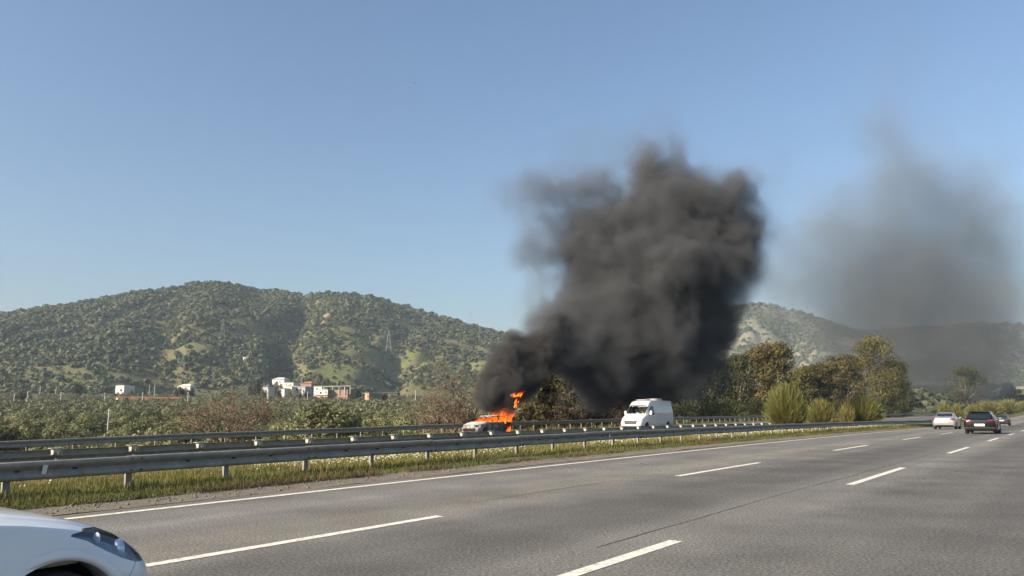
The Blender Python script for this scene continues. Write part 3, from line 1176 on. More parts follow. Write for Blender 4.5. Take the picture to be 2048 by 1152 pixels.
GT = [
    # px, d, top y, half width, leaf material, label
    (1075, 47, 735, 34, 'leaf_gum_rust', 'thin brown-leaved tree beside the flames, just right of the burning car'),
    (1118, 50, 700, 46, 'leaf_gum', 'olive-brown tree second to the right of the burning car, half in smoke'),
    (1172, 49, 690, 52, 'leaf_gum_rust', 'broad rusty tree in the smoke between the burning car and the van'),
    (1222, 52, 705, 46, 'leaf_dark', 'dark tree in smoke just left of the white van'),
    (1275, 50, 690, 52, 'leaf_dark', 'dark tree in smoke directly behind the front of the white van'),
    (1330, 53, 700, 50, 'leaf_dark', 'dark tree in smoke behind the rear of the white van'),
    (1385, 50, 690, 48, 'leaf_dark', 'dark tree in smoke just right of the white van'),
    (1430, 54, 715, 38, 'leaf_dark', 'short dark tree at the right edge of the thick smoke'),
    (1478, 50, 706, 36, 'leaf_dark', 'dark narrow tree with a bushy top left of the rust-brown tree'),
    (1540, 51, 684, 56, 'leaf_gum_rust', 'tall rust-brown tree above the biggest round broom bush'),
    (1598, 53, 738, 40, 'leaf_gum', 'low olive-brown tree right of the tall rust-brown one'),
    (1640, 50, 722, 44, 'leaf_gum_rust', 'middle-height brown tree with an orange tinge behind the second broom bush'),
    (1688, 51, 706, 44, 'leaf_gum_rust', 'orange-brown tree with a pale bare limb beside the tallest green tree'),
    (1752, 49, 671, 56, 'leaf_gum', 'tallest tree of the row, yellow-green, at its right end'),
    (1790, 46, 720, 30, 'leaf_gum', 'slender yellow-green tree ending the row at its right edge'),
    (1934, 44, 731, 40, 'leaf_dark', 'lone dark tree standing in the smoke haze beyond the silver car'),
    (2008, 36, 766, 38, 'leaf_gum_rust', 'round brown-green tree behind the black cars at the picture edge'),
    (2050, 30, 775, 26, 'leaf_gum_rust', 'brown tree cut by the right edge of the picture'),
]
for i, (px, d, ty, hw, mt, lb) in enumerate(GT):
    far = px > 1500
    gum_tree(px, d, ty, hw, mt, lb, 300 + i, leaf=.40 if px < 1500 else .54, nleaf=11000 if px < 1500 else 15000, low=.06 if i not in (15,) else .16, bark='bark' if i % 4 else 'bark_pale')
# understorey between the trunks
US = [(1040, 44, 812, 22), (1070, 43, 800, 26), (1105, 44, 792, 28), (1140, 43, 797, 28), (1175, 44, 790, 30), (1208, 43, 800, 26), (1240, 44, 792, 28), (1360, 44, 790, 30), (1400, 45, 795, 28), (1440, 44, 790, 30), (1480, 44, 795, 28), (1515, 45, 790, 28),
      (1600, 45, 795, 26), (1660, 45, 790, 26), (1700, 45, 786, 26), (1740, 44, 780, 28), (1785, 44, 775, 24), (1812, 43, 800, 14)]
for i, (px, d, ty, hw) in enumerate(US):
    g_ = np.random.default_rng(400 + i)
    p_ = spot(px, d)
    H = top_of(ty, px, p_)
    rx = hw / F * p_[1]
    dry = px < 1250
    ORD = ['first', 'second', 'third', 'fourth', 'fifth', 'sixth', 'seventh', 'eighth', 'ninth', 'tenth', 'eleventh']
    lab = ('dry brown bramble bush behind the far guardrail, %s to the right of the burning car' % ORD[i] if dry else 'shaded bush under the tall trees, %s to the right of the white van' % ORD[i - 7])
    root = thing('bramble_bush' if dry else 'shade_bush', lab, 'bush', tuple(p_), 0, 'dry brambles behind the guardrail' if dry else 'shaded bushes under the trees')
    cl = crown_clumps(g_, 12, rx, H * .4, H * .5, rx * .3, rx * .5)
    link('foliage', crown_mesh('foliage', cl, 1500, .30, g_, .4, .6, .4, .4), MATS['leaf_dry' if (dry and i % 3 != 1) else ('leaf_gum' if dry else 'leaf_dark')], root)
    link('stem', limbs_mesh('stem', .04, .3, cl[::2], g_), MATS['bark_brown'], root)


def twig_tree(px, d, py_top, halfw, label, seed, mat='bark_brown', nmain=5, leafmat_=None, nleaf=0, name='bare_tree', upright=.55, depth=5, r0=.11, pb=None):
    """a leafless tree: limbs splitting into ever finer twigs"""
    g_ = np.random.default_rng(seed)
    p_ = spot(px, d) if pb is None else pb
    H = top_of(py_top, px, p_)
    rx = halfw / F * p_[1]
    root = thing(name, label, 'tree', tuple(p_), 0, 'bare trees beyond the far guardrail')
    m = MB()
    tw = MB()
    tips = []

    def grow(a, dr, L, r, lev):
        b = a + dr * L
        mid = (a + b) / 2 + g_.normal(size=3) * L * .06
        tgt = m if lev < 2 else tw
        n_ = 5 if lev < 2 else 3
        tgt.bar(a, mid, r, r * .85, n_)
        tgt.bar(mid, b, r * .85, r * .68, n_)
        if lev >= depth:
            tips.append(b)
            return
        for _ in range(g_.integers(2, 4) if lev < 4 else 3):
            nd = dr + g_.normal(size=3) * np.array([.5, .5, .35]) * (1.25 if lev else 1)
            nd[2] = nd[2] * .8 + .12
            nd /= np.linalg.norm(nd)
            grow(a + (b - a) * (.55 + .45 * g_.random()), nd, L * (.62 + .2 * g_.random()), max(r * .58, .009), lev + 1)
    for k in range(nmain):
        a_ = 6.283 * k / nmain + g_.random()
        spread = (rx / H) * (.5 + .7 * g_.random())
        dr = np.array([math.cos(a_) * spread, math.sin(a_) * spread, 1.0])
        dr /= np.linalg.norm(dr)
        grow(np.array([math.cos(a_) * .1, math.sin(a_) * .1, -.2]), dr, H * .36, r0, 0)
    link('trunk', m.mesh('trunk', True), MATS[mat], root)
    link('twigs', tw.mesh('twigs'), MATS[mat], root)
    if nleaf:
        tp = np.array(tips)
        k = g_.integers(0, len(tp), nleaf)
        V = leaf_quads(tp[k] + g_.normal(size=(nleaf, 3)) * .12, .10 + .09 * g_.random(nleaf), g_)
        link('dead_leaves', np_mesh('dead_leaves', V, np.arange(nleaf * 4).reshape(-1, 4), False, tint=np.repeat(g_.random(nleaf), 4)), MATS[leafmat_], root)
    return root


twig_tree(455, 47, 756, 78, 'wide bare brown tree with spreading limbs behind the far guardrail', 501, nmain=7, leafmat_='leaf_dry', nleaf=1300, depth=5)
twig_tree(938, 46, 688, 34, 'tall thin half-bare tree left of the burning car', 502, mat='bark', nmain=3, leafmat_='leaf_dry', nleaf=1100, depth=5, r0=.13)
twig_tree(878, 47, 757, 46, 'low bare tree with pale twigs left of the tall thin tree', 503, mat='bark_brown', nmain=6, leafmat_='leaf_dry', nleaf=700)
twig_tree(912, 45, 790, 34, 'small tangle of bare twigs at the foot of the tall thin tree', 504, nmain=6, leafmat_='leaf_dry', nleaf=700, depth=4)
twig_tree(985, 48, 720, 30, 'bare twiggy tree behind the smoke of the burning car', 505, nmain=4, leafmat_='leaf_dry', nleaf=500)
twig_tree(1130, 45, 745, 40, 'thin bare tree among the brambles right of the flames', 506, mat='bark_pale', nmain=4, leafmat_='leaf_gum_rust', nleaf=900)
twig_tree(1850, 40, 806, 22, 'leaning pale bare sapling left of the silver car', 507, mat='bark_pale', nmain=3, leafmat_='leaf_broom', nleaf=500, depth=4, r0=.07)


def broom(px, d, py_top, halfw, label, seed, dry=.3, n=2600):
    """a broom bush: hundreds of stiff thin green stems fanning out of one stool"""
    g_ = np.random.default_rng(seed)
    s = s_at(px, d)
    p_ = P(s, d, med_z(s, d) if d < 22 else 0)
    H = top_of(py_top, px, p_)
    rx = halfw / F * p_[1]
    root = thing('broom_bush', label, 'bush', tuple(p_), 0, 'broom bushes in the median')
    for nm, cnt, mt, lo, hi in (('stems', int(n * .25), 'bark_brown', .0, .62), ('shoots', int(n * (1 - dry)), 'leaf_broom', .35, 1.0), ('dry_shoots', int(n * dry), 'leaf_broom_dry', .2, .9)):
        a = g_.random(cnt) * 6.283
        q = g_.random(cnt) ** .6
        end = np.stack([np.cos(a) * q * rx, np.sin(a) * q * rx, H * (.16 + .84 * np.sqrt(np.maximum(0, 1 - q * q * .97))) * (.55 + .50 * g_.random(cnt) ** .7)], -1)
        t0 = lo + (hi - lo) * .6 * g_.random(cnt)
        t1 = np.minimum(hi, t0 + .3 + .2 * g_.random(cnt))
        base = np.stack([np.cos(a) * .15, np.sin(a) * .15, 0 * a], -1)

        def pt(t):
            # stems rise steeply, then lean outwards
            w = t[:, None]
            return base * (1 - w) + end * np.stack([t ** 1.35, t ** 1.35, t], -1)
        A, B = pt(t0), pt(t1) + g_.normal(size=(cnt, 3)) * .05 * rx
        B[:, 2] += .06 * H * g_.random(cnt)
        u = np.cross(B - A, g_.normal(size=(cnt, 3)))
        u /= np.linalg.norm(u, axis=1)[:, None]
        wd = (.012 if nm == 'stems' else .015) * p_[1] / 60
        V = np.stack([A - u * wd, A + u * wd, B + u * wd * .5, B - u * wd * .5], 1).reshape(-1, 3)
        link(nm, np_mesh(nm, V, np.arange(cnt * 4).reshape(-1, 4), False, tint=np.repeat(np.clip(.25 + .5 * t1 + .4 * (g_.random(cnt) - .5), 0, 1), 4)), MATS[mt], root)
    return root


broom(1570, 17.6, 765, 47, 'biggest broom bush, round and bright green, behind the near guardrail', 601, .3, 6500)
broom(1640, 17.8, 796, 36, 'brownish broom bush next right of the biggest one', 602, .6, 4800)
broom(1722, 17.5, 789, 44, 'broad green-brown broom bush left of the silver car', 603, .5, 5400)
broom(1690, 18.4, 800, 20, 'small dry broom bush between the two larger brown ones', 604, .7, 1400)
for i, (px, d, ty, hw, lb) in enumerate([(1888, 19, 806, 18, 'small yellow-green bush just beyond the silver car'), (1910, 19.5, 808, 16, 'small bush between the silver car and the black hatchback'),
                                         (1945, 19, 807, 20, 'low green bush above the roof of the black hatchback'), (1978, 19.5, 800, 30, 'long yellow-green bush behind the black hatchback'),
                                         (2015, 19, 798, 30, 'bright yellow-green bush behind the farthest black car'), (2047, 19, 802, 26, 'yellow-green bush cut by the right edge of the picture')]):
    broom(px, d, ty, hw, lb, 620 + i, .5, 2600)

# ================================================================== village
pmat('plaster_white', (.60, .58, .53), .85, var=.06, scale=.6, dirt=(.5, .46, .4), dirt_scale=.5, dirt_amt=.4)
pmat('plaster_cream', (.78, .68, .42), .85, var=.06, scale=.6, dirt=(.5, .45, .3), dirt_scale=.5, dirt_amt=.3)
pmat('brick_orange', (.55, .27, .13), .9, var=.12, scale=2.0, dirt=(.4, .25, .17), dirt_scale=.9, dirt_amt=.5)
pmat('brick_brown_and_shade', (.26, .17, .13), .9, var=.15, scale=2.0)  # brown brick; on side walls this colour also carries their shade
pmat('plaster_grey', (.36, .36, .36), .9, var=.1, scale=.8)
pmat('roof_tile', (.34, .125, .065), .9, var=.25, scale=1.5)
pmat('roof_concrete', (.42, .41, .39), .9, var=.1, scale=.6)
pmat('roof_dark', (.12, .11, .11), .9)
pmat('window_dark', (.02, .022, .026), .2)
pmat('pole_concrete', (.52, .50, .46), .9, var=.1)
pmat('pylon_steel', (.27, .28, .29), .7, metal=.1)


def ground_at_px(px, Y):
    x = at(px, 800, Y)[0]
    return x, Y, float(ground_full(np.array(x), np.array(Y)))


def house(name, label, px0, px1, py_top, py_bot, Y, wall, roof_kind='flat', roof='roof_concrete', depth=8.0, rot=0.0, side=None, windows=(), storeys=1, over=.4, gable_along='x', extra=None, lower=None):
    """px0..px1 is the lit front; windows are (u, v, w, h) in fractions of the front"""
    A, B = at(px0, py_top, Y), at(px1, py_top, Y)
    W = B[0] - A[0]
    zt = A[2]
    zb0 = at(px0, py_bot, Y)[2]
    gz_ = float(ground_full(np.array((A[0] + B[0]) / 2), np.array(Y)))
    zb = min(zb0, gz_) - .3
    root = thing(name, label, 'building', ((A[0] + B[0]) / 2, Y, zb), rot, 'houses of the village')
    Hh = zt - zb
    bz = zb0 - zb                       # where the visible wall starts
    w2 = W / 2
    rise = W * (.24 if name == 'barn' else .16) if roof_kind == 'gable' else 0
    m = MB()
    wt = Hh - (rise if roof_kind == 'gable' else (.25 if roof_kind == 'flat' else rise))
    if roof_kind == 'gable' and gable_along == 'y':
        m.add([(-w2, 0, 0), (w2, 0, 0), (w2, depth, 0), (-w2, depth, 0), (-w2, 0, wt), (w2, 0, wt), (w2, depth, wt), (-w2, depth, wt), (0, 0, wt + rise * .97), (0, depth, wt + rise * .97)],
              [(0, 1, 5, 8, 4), (3, 7, 9, 6, 2), (1, 2, 6, 5), (0, 4, 7, 3)])
    elif lower:
        split = (Hh + bz) / 2 if lower else 0
        m.box(-w2, w2, 0, depth, split, wt)
        m2 = MB()
        m2.box(-w2 + .02, w2 - .02, .02, depth - .02, 0, split)
        m2.build('ground_floor', MATS[lower], root)
        m3 = MB()
        m3.box(-w2 - .5, w2 + .05, -.7, depth, split - .12, split + .1)
        m3.box(-w2 - .5, w2 + .05, -.7, depth, bz + .1, bz + .35)
        m3.build('balcony', MATS['plaster_white'], root)
    else:
        m.box(-w2, w2, 0, depth, 0, wt)
    m.build('wall', MATS[wall], root)
    if side:
        q = MB()  # darker skin over the right wall, with its shade put into the colour
        q.box(w2 + .005, w2 + .03, .02, depth - .02, 0, wt - .02)
        q.build('shaded_side_wall', MATS[side], root)
    r_ = MB()
    if roof_kind == 'flat':
        r_.box(-w2 - over, w2 + over, -over, depth + over, Hh - .25, Hh)
    elif roof_kind == 'gable' and gable_along == 'y':
        e = over
        for sgn in (-1, 1):
            x1 = sgn * (w2 + e)
            zlo = wt - rise * e / w2
            r_.add([(0, -e, wt + rise), (x1, -e, zlo), (x1, depth + e, zlo), (0, depth + e, wt + rise), (0, -e, wt + rise + .15), (x1, -e, zlo + .15), (x1, depth + e, zlo + .15), (0, depth + e, wt + rise + .15)],
                   [(0, 1, 2, 3), (7, 6, 5, 4), (0, 4, 5, 1), (1, 5, 6, 2), (2, 6, 7, 3)])
    else:
        e = over
        rs = min(rise if rise else 1.5, 2.2)
        r_.add([(-w2 - e, -e, wt), (w2 + e, -e, wt), (w2 + e, depth + e, wt), (-w2 - e, depth + e, wt), (-w2 + depth * .3, depth / 2, wt + rs), (w2 - depth * .3, depth / 2, wt + rs)],
               [(0, 1, 5, 4), (2, 3, 4, 5), (1, 2, 5), (3, 0, 4), (3, 2, 1, 0)])
    r_.build('roof', MATS[roof], root)
    vis = wt - bz
    for (u, v, ww, hh) in windows:
        q = MB()
        x0 = -w2 + u * W
        z0 = bz + v * vis
        q.box(x0, x0 + ww * W, -.02, .05, z0, z0 + hh * vis)
        wo = q.build('window', MATS['window_dark'], root)
        q = MB()
        q.box(x0 - .08, x0 + ww * W + .08, -.09, -.021, z0 - .12, z0 - .02)
        q.build('sill', MATS['roof_concrete'], wo)
    if extra:
        extra(root, w2, depth, Hh, bz)
    return root


def long_deck(root, w2, dp, Hh, bz):
    """unfinished top floor: a thin slab on columns behind the white block"""
    m = MB()
    m.box(-w2 + 2, w2 + 12.5, 3, dp + 4, Hh + 1.5, Hh + 1.75)
    m.build('upper_slab', MATS['roof_concrete'], root)
    for x in (-w2 + 2.4, w2 + 1, w2 + 5, w2 + 8.6, w2 + 12):
        q = MB()
        q.box(x - .15, x + .15, 3.3, 3.6, Hh - 3, Hh + 1.5)
        q.build('column', MATS['roof_concrete'], root)
    q = MB()
    q.box(w2 + .03, w2 + 10.2, 4, dp + 3, 0, Hh - .4)
    q.build('rear_wing', MATS['brick_brown_and_shade'], root)
    for x in (w2 + 1.5, w2 + 4.2, w2 + 6.2, w2 + 8.4):
        q = MB()
        q.box(x, x + .9, 3.96, 4.02, Hh - 4.6 - 1.2, Hh - 4.6)
        q.build('window', MATS['window_dark'], root)


house('apartment_house', 'largest village house with white upper floor over orange ground floor', 632, 657, 778.5, 801, 430, 'plaster_white', 'flat', depth=9, rot=R(-18), side='brick_brown_and_shade',
      windows=[(.28, .62, .18, .18), (.8, .62, .1, .24), (.42, .12, .2, .26), (.78, .12, .12, .24)], extra=long_deck, lower='brick_orange')
house('gable_house', 'narrow cream house with a gabled front left of the largest house', 571, 585, 772, 786, 450, 'plaster_cream', 'gable', 'roof_concrete', 8, R(-22), gable_along='y')
house('grey_house', 'grey flat-roofed house directly right of the cream gabled one', 588, 612, 773, 787, 452, 'plaster_grey', 'flat', 'roof_concrete', 8, R(-15), windows=[(.15, .45, .15, .3), (.5, .45, .15, .3), (.8, .2, .1, .3)])
house('white_house', 'long low white house highest up in the village', 543, 570, 759, 768, 520, 'plaster_white', 'hip', 'roof_concrete', 7, R(-15), windows=[(.3, .3, .1, .3), (.6, .3, .1, .3)])
house('white_house', 'small white flat house between the highest one and the terracotta roof', 565, 588, 764.5, 772, 500, 'plaster_white', 'flat', 'roof_concrete', 7, R(-15), windows=[(.3, .3, .1, .35), (.7, .3, .1, .35)])
house('tiled_house', 'house with a terracotta hipped roof behind the grey house', 600, 624, 767, 777, 490, 'brick_brown_and_shade', 'hip', 'roof_tile', 9, R(-15))
house('white_house', 'small white house peeping out behind the largest house', 627, 645, 772, 784, 475, 'plaster_white', 'flat', 'roof_concrete', 7, R(-15), windows=[(.3, .4, .2, .3)])
house('pink_house', 'pinkish house with a dark roof at the left end of the village', 525, 537, 773, 783, 455, 'plaster_grey', 'hip', 'roof_dark', 7, R(-15))
house('shed', 'low white shed left of the cream gabled house', 556, 570, 776.5, 783, 445, 'plaster_white', 'flat', 'roof_dark', 6, R(-15))
house('brick_hut', 'low orange brick hut with a pale flat roof right of the largest house', 728, 740, 786, 798, 420, 'brick_orange', 'flat', 'roof_concrete', 9.5, R(-38), side='brick_brown_and_shade', over=.5, windows=[(.65, .1, .25, .6)])  # same orange brick all round; the dark side colour is painted shade
house('open_shed', 'low open shed with a thin roof near the right end of the village', 762, 795, 785, 791, 440, 'roof_dark', 'flat', 'roof_dark', 5, R(-10), over=.6)
house('white_house', 'white two-step house above the red barn at the left', 229, 251, 771, 784, 470, 'plaster_white', 'flat', 'plaster_white', 8, R(-20), windows=[(.55, .1, .25, .35)], over=.1)
house('barn', 'long barn with a red tiled roof and cream gable end', 214, 254, 794, 807, 380, 'plaster_cream', 'gable', 'roof_tile', 30, R(-46), gable_along='y', over=.3)
house('white_shed', 'long thin white shed halfway between the barn and the bare tree', 354, 382, 773, 777, 480, 'plaster_white', 'hip', 'plaster_white', 6, R(-12))
house('orange_hut', 'tiny orange-roofed hut on the slope at the left edge', 6, 23, 737, 742, 720, 'brick_orange', 'hip', 'roof_tile', 6, R(-10))
house('white_hut', 'tiny white hut on the slope under the largest pylon', 485, 497, 714, 718, 820, 'plaster_white', 'flat', 'plaster_white', 5, R(-10))

# trees standing among the houses and hiding their feet
VT = [(229, 786, 455, 12), (245, 787, 458, 11), (262, 783, 440, 12), (356, 777.5, 468, 10), (368, 778, 470, 12), (381, 778, 468, 11), (527, 781, 440, 11), (540, 772, 505, 12), (552, 769, 512, 11), (565, 770, 512, 10), (560, 783, 436, 9), (577, 775, 470, 9), (590, 776, 480, 9),
      (578, 787, 436, 10), (596, 787, 436, 12), (612, 786, 436, 11), (640, 803, 415, 12), (660, 799, 420, 12), (680, 797, 420, 14), (700, 796, 420, 13), (713, 776, 450, 14), (722, 797, 412, 10), (744, 797, 405, 12), (768, 790, 430, 12), (788, 790, 430, 12), (150, 771, 470, 14), (40, 784, 345, 20), (635, 752, 560, 16), (650, 760, 520, 14), (500, 775, 470, 15), (515, 768, 490, 13)]
NUM = 'one two three four five six seven eight nine ten eleven twelve thirteen fourteen fifteen sixteen seventeen eighteen nineteen twenty twenty-one twenty-two twenty-three twenty-four twenty-five twenty-six twenty-seven twenty-eight twenty-nine thirty thirty-one'.split()
VT.sort()
VTM = []
for i in range(4):
    g_ = np.random.default_rng(700 + i)
    cl = crown_clumps(g_, 16, .62, .42, .6, .22, .36)
    cm = crown_mesh('crown', cl, 2400, .095, g_, .35, .6, .6, .8)
    cm.materials.append(MATS['leaf_dark' if i % 2 else 'leaf_olive_far'])
    tm = limbs_mesh('trunk', .04, .25, cl[::3], g_)
    tm.materials.append(MATS['bark'])
    VTM.append((cm, tm))
for i, (px, ty, Y_, hw) in enumerate(VT):
    b_ = at(px, 800, Y_)
    z_ = float(ground_full(np.array(b_[0]), np.array(Y_)))
    h_ = max(2.5, at(px, ty, Y_)[2] - z_)
    w_ = hw / F * Y_
    root = thing('village_tree', 'round dark tree by the village houses, number %s counted from the left edge' % NUM[i], 'tree', (b_[0], Y_, z_), i * 1.3, 'trees among the village houses')
    root.scale = (w_, w_, h_)
    link('crown', VTM[i % 4][0], None, root)
    link('trunk', VTM[i % 4][1], None, root)

# distant woods filling the plain behind the roadside trees
for (nm, lb, x0, x1, y0, y1, n_, sz_, sd_) in (('far_woods', 'dark distant woodland beyond the roadside trees', 1010, 1800, 230, 560, 1500, 3.2, 801), ('far_treeline', 'low hazy tree line on the plain beyond the silver car', 1790, 2140, 380, 900, 1500, 3.6, 802)):
    g_ = np.random.default_rng(sd_)
    pxs = x0 + (x1 - x0) * g_.random(n_)
    Ys = y0 + (y1 - y0) * g_.random(n_)
    xs = np.array([at(a_, 800, b_)[0] for a_, b_ in zip(pxs, Ys)])
    s0_, d0_ = sd_of(xs, Ys)
    ok = d0_ > 46
    pts = np.stack([xs, Ys, ground_full(xs, Ys)], -1)[ok]
    scatter_clumps(nm, pts, sz_ * (.6 + .8 * g_.random(len(pts))), g_.random(len(pts)) * .6 + .1, 'leaf_scrub', lb, seed=sd_, nq=34)

# utility poles
POLES = [(27.5, 788, 805, 330), (54, 783, 803, 330), (121, 784, 804, 330), (209, 786, 803, 340), (216, 818, 853, 150), (285, 784, 796, 350), (375.5, 784, 803, 330), (79.5, 773, 790, 430), (112, 773, 781, 500), (299, 769, 778, 520), (309.5, 767, 776, 520),
         (518, 822, 843, 190), (536, 779, 801, 330), (615, 783, 799, 380), (831, 780, 796, 380), (875, 789, 797, 380), (604, 754, 762, 560)]
PL = ['short pole at the far left edge of the grove', 'taller pole second from the left edge of the grove', 'pole third from the left edge, left of the red barn', 'pole just left of the red barn', 'nearest pole, tall and pale, standing among the olives below the barn',
      'pole rising over the red barn roof', 'pole between the red barn and the bare tree', 'thin pole above the left part of the grove', 'thinnest pole above the left part of the grove', 'left one of two close thin poles above the barn', 'right one of two close thin poles above the barn',
      'pale pole seen through the right side of the wide bare tree', 'pole left of the cream gabled house', 'pole left of the largest village house', 'pole at the right end of the village', 'short pole beside the low bare tree', 'thin pole on the slope above the village']
for (px, y0, y1, Y), lb in zip(POLES, PL):
    b = at(px, y1, Y)
    t = at(px, y0, Y)
    gzv = float(ground_full(np.array(b[0]), np.array(b[1])))
    root = thing('utility_pole', lb, 'pole', (b[0], b[1], min(b[2], gzv) - .3), 0, 'utility poles')
    h_ = t[2] - root.location[2]
    w = .13 if Y < 250 else .17
    MB().bar((0, 0, 0), (0, 0, h_), w * 1.25, w * .8, 6).build('shaft', MATS['pole_concrete'], root)
    MB().box(-.32, .32, -.04, .04, h_ - .35, h_ - .27).build('crossarm', MATS['pole_concrete'], root)


def pylon(px, y0, y1, Y, label):
    b, t = at(px, y1, Y), at(px, y0, Y)
    H = t[2] - b[2]
    root = thing('pylon', label, 'pylon', tuple(b + [0, 0, -2]), R(20), 'power pylons on the hills')
    H += 2
    w = H * .12
    k = max(.07, Y * .0001)
    lv = [.12, .42, .66, .84, 1.0]
    wid = lambda q: w * (1 - .86 * q)
    m = MB()
    for sx, sy in ((1, 1), (1, -1), (-1, 1), (-1, -1)):
        MB().bar((sx * wid(0), sy * wid(0), 0), (sx * wid(1), sy * wid(1), H), k * 1.2, k * .8, 4).build('leg', MATS['pylon_steel'], root)
    for a, c in zip(lv[:-1], lv[1:]):
        for (p1, p2) in (((1, 1), (1, -1)), ((1, -1), (-1, -1)), ((-1, -1), (-1, 1)), ((-1, 1), (1, 1))):
            m.bar((p1[0] * wid(a), p1[1] * wid(a), H * a), (p2[0] * wid(c), p2[1] * wid(c), H * c), k * .55, None, 3)
            m.bar((p2[0] * wid(a), p2[1] * wid(a), H * a), (p1[0] * wid(c), p1[1] * wid(c), H * c), k * .55, None, 3)
    o = m.build('lattice', MATS['pylon_steel'], root)
    o['kind'] = 'stuff'
    for q in (.74, .86, .96):
        MB().bar((-H * .13, 0, H * q), (H * .13, 0, H * q), k * .7, None, 4).build('crossarm', MATS['pylon_steel'], root)


pylon(445, 638, 675, 900, 'largest lattice pylon, on the left hillside above the village')
pylon(692, 597, 630, 1120, 'lattice pylon high on the hill right of the ravine')
pylon(777, 660, 699, 900, 'lattice pylon in the open meadows right of the ravine')
pylon(941, 622, 648, 1240, 'faint pylon standing against the sky on the right shoulder of the left hill')
pylon(365.5, 706, 729, 760, 'slim pylon low on the hill above the red barn')
pylon(1515, 589, 608, 2000, 'mast pylon on the crest of the middle hill, right of the smoke')
pylon(1616, 606, 631, 2000, 'small mast pylon on the right shoulder of the middle hill')
pylon(1484, 596, 613, 2000, 'mast pylon nearest the thick smoke on the middle hill crest')


# ================================================================== vehicles
def car_paint(name, col, rough=.32, metal=0.0, dirt=None, dirt_amt=.3, flake=0.0):
    m = pmat(name, col, rough, metal, var=.04, scale=1.2, spec=.5 if sum(col) > .3 else .3, coat=.8 if sum(col) > .3 else .15, dirt=dirt, dirt_scale=2.2, dirt_amt=dirt_amt)
    return m


car_paint('paint_white', (.78, .78, .77), .4, dirt=(.5, .47, .43), dirt_amt=.15)
car_paint('paint_van', (.66, .65, .62), .45, dirt=(.5, .46, .4), dirt_amt=.2)
car_paint('paint_silver', (.42, .42, .42), .34, .55, dirt=(.3, .28, .26), dirt_amt=.25)
car_paint('paint_black', (.006, .0065, .009), .2, dirt=(.015, .014, .013), dirt_amt=.2)
car_paint('paint_charcoal', (.035, .036, .042), .3, .3)
pmat('car_glass', (.012, .016, .02), .06, var=.02, spec=.8)
pmat('tyre', (.018, .018, .019), .85, var=.2)
pmat('alloy', (.45, .46, .47), .35, metal=.8)
pmat('steel_wheel', (.2, .2, .21), .5, metal=.4)
pmat('black_plastic', (.022, .022, .024), .6)
pmat('wheel_well', (.006, .006, .007), .95)
pmat('tail_red', (.22, .010, .008), .2, spec=.7, coat=.5)
pmat('reflector_red', (.22, .015, .012), .3)
pmat('plate_white', (.82, .82, .78), .4)
pmat('chrome', (.75, .76, .77), .12, metal=1.0)
pmat('lamp_clear', (.6, .63, .66), .1, metal=.2, spec=.8)
pmat('lamp_housing', (.05, .075, .09), .25, metal=.3)
pmat('lamp_amber', (.65, .26, .04), .25)
pmat('seat_cloth', (.05, .05, .055), .9)
pmat('skin', (.48, .28, .19), .6, var=.06)
pmat('hair', (.03, .02, .015), .8)
pmat('shirt_white', (.66, .65, .62), .85)
pmat('shirt_red', (.42, .16, .11), .85)
pmat('shirt_grey', (.26, .27, .29), .85)


def clear_glass(name, tint=(.75, .8, .8), gloss=.12):
    m, nd, lk, b = nt_of(name)
    tr = N(nd, 'ShaderNodeBsdfTransparent')
    tr.inputs['Color'].default_value = (*tint, 1)
    gl = N(nd, 'ShaderNodeBsdfGlossy')
    gl.inputs['Roughness'].default_value = .03
    mx = N(nd, 'ShaderNodeMixShader')
    mx.inputs[0].default_value = gloss
    lk.new(tr.outputs[0], mx.inputs[1])
    lk.new(gl.outputs[0], mx.inputs[2])
    lk.new(mx.outputs[0], nd['Material Output'].inputs['Surface'])
    return m


clear_glass('windscreen_glass', (.93, .95, .95), .06)
clear_glass('lens_glass', (.8, .86, .9), .16)


def crom(pts, n):
    """Catmull-Rom through rows of pts, n samples (chord-length parameter)"""
    pts = np.asarray(pts, float)
    k = len(pts)
    t = np.linspace(0, k - 1, n)
    i = np.minimum(t.astype(int), k - 2)
    f = (t - i)[:, None]
    p0, p1, p2, p3 = pts[np.maximum(i - 1, 0)], pts[i], pts[i + 1], pts[np.minimum(i + 2, k - 1)]
    # reduced tangents keep sharp features from overshooting
    m1, m2 = (p2 - p0) * .42, (p3 - p1) * .42
    h = lambda a: a
    return (2 * f ** 3 - 3 * f ** 2 + 1) * p1 + (f ** 3 - 2 * f ** 2 + f) * m1 + (-2 * f ** 3 + 3 * f ** 2) * p2 + (f ** 3 - f ** 2) * m2


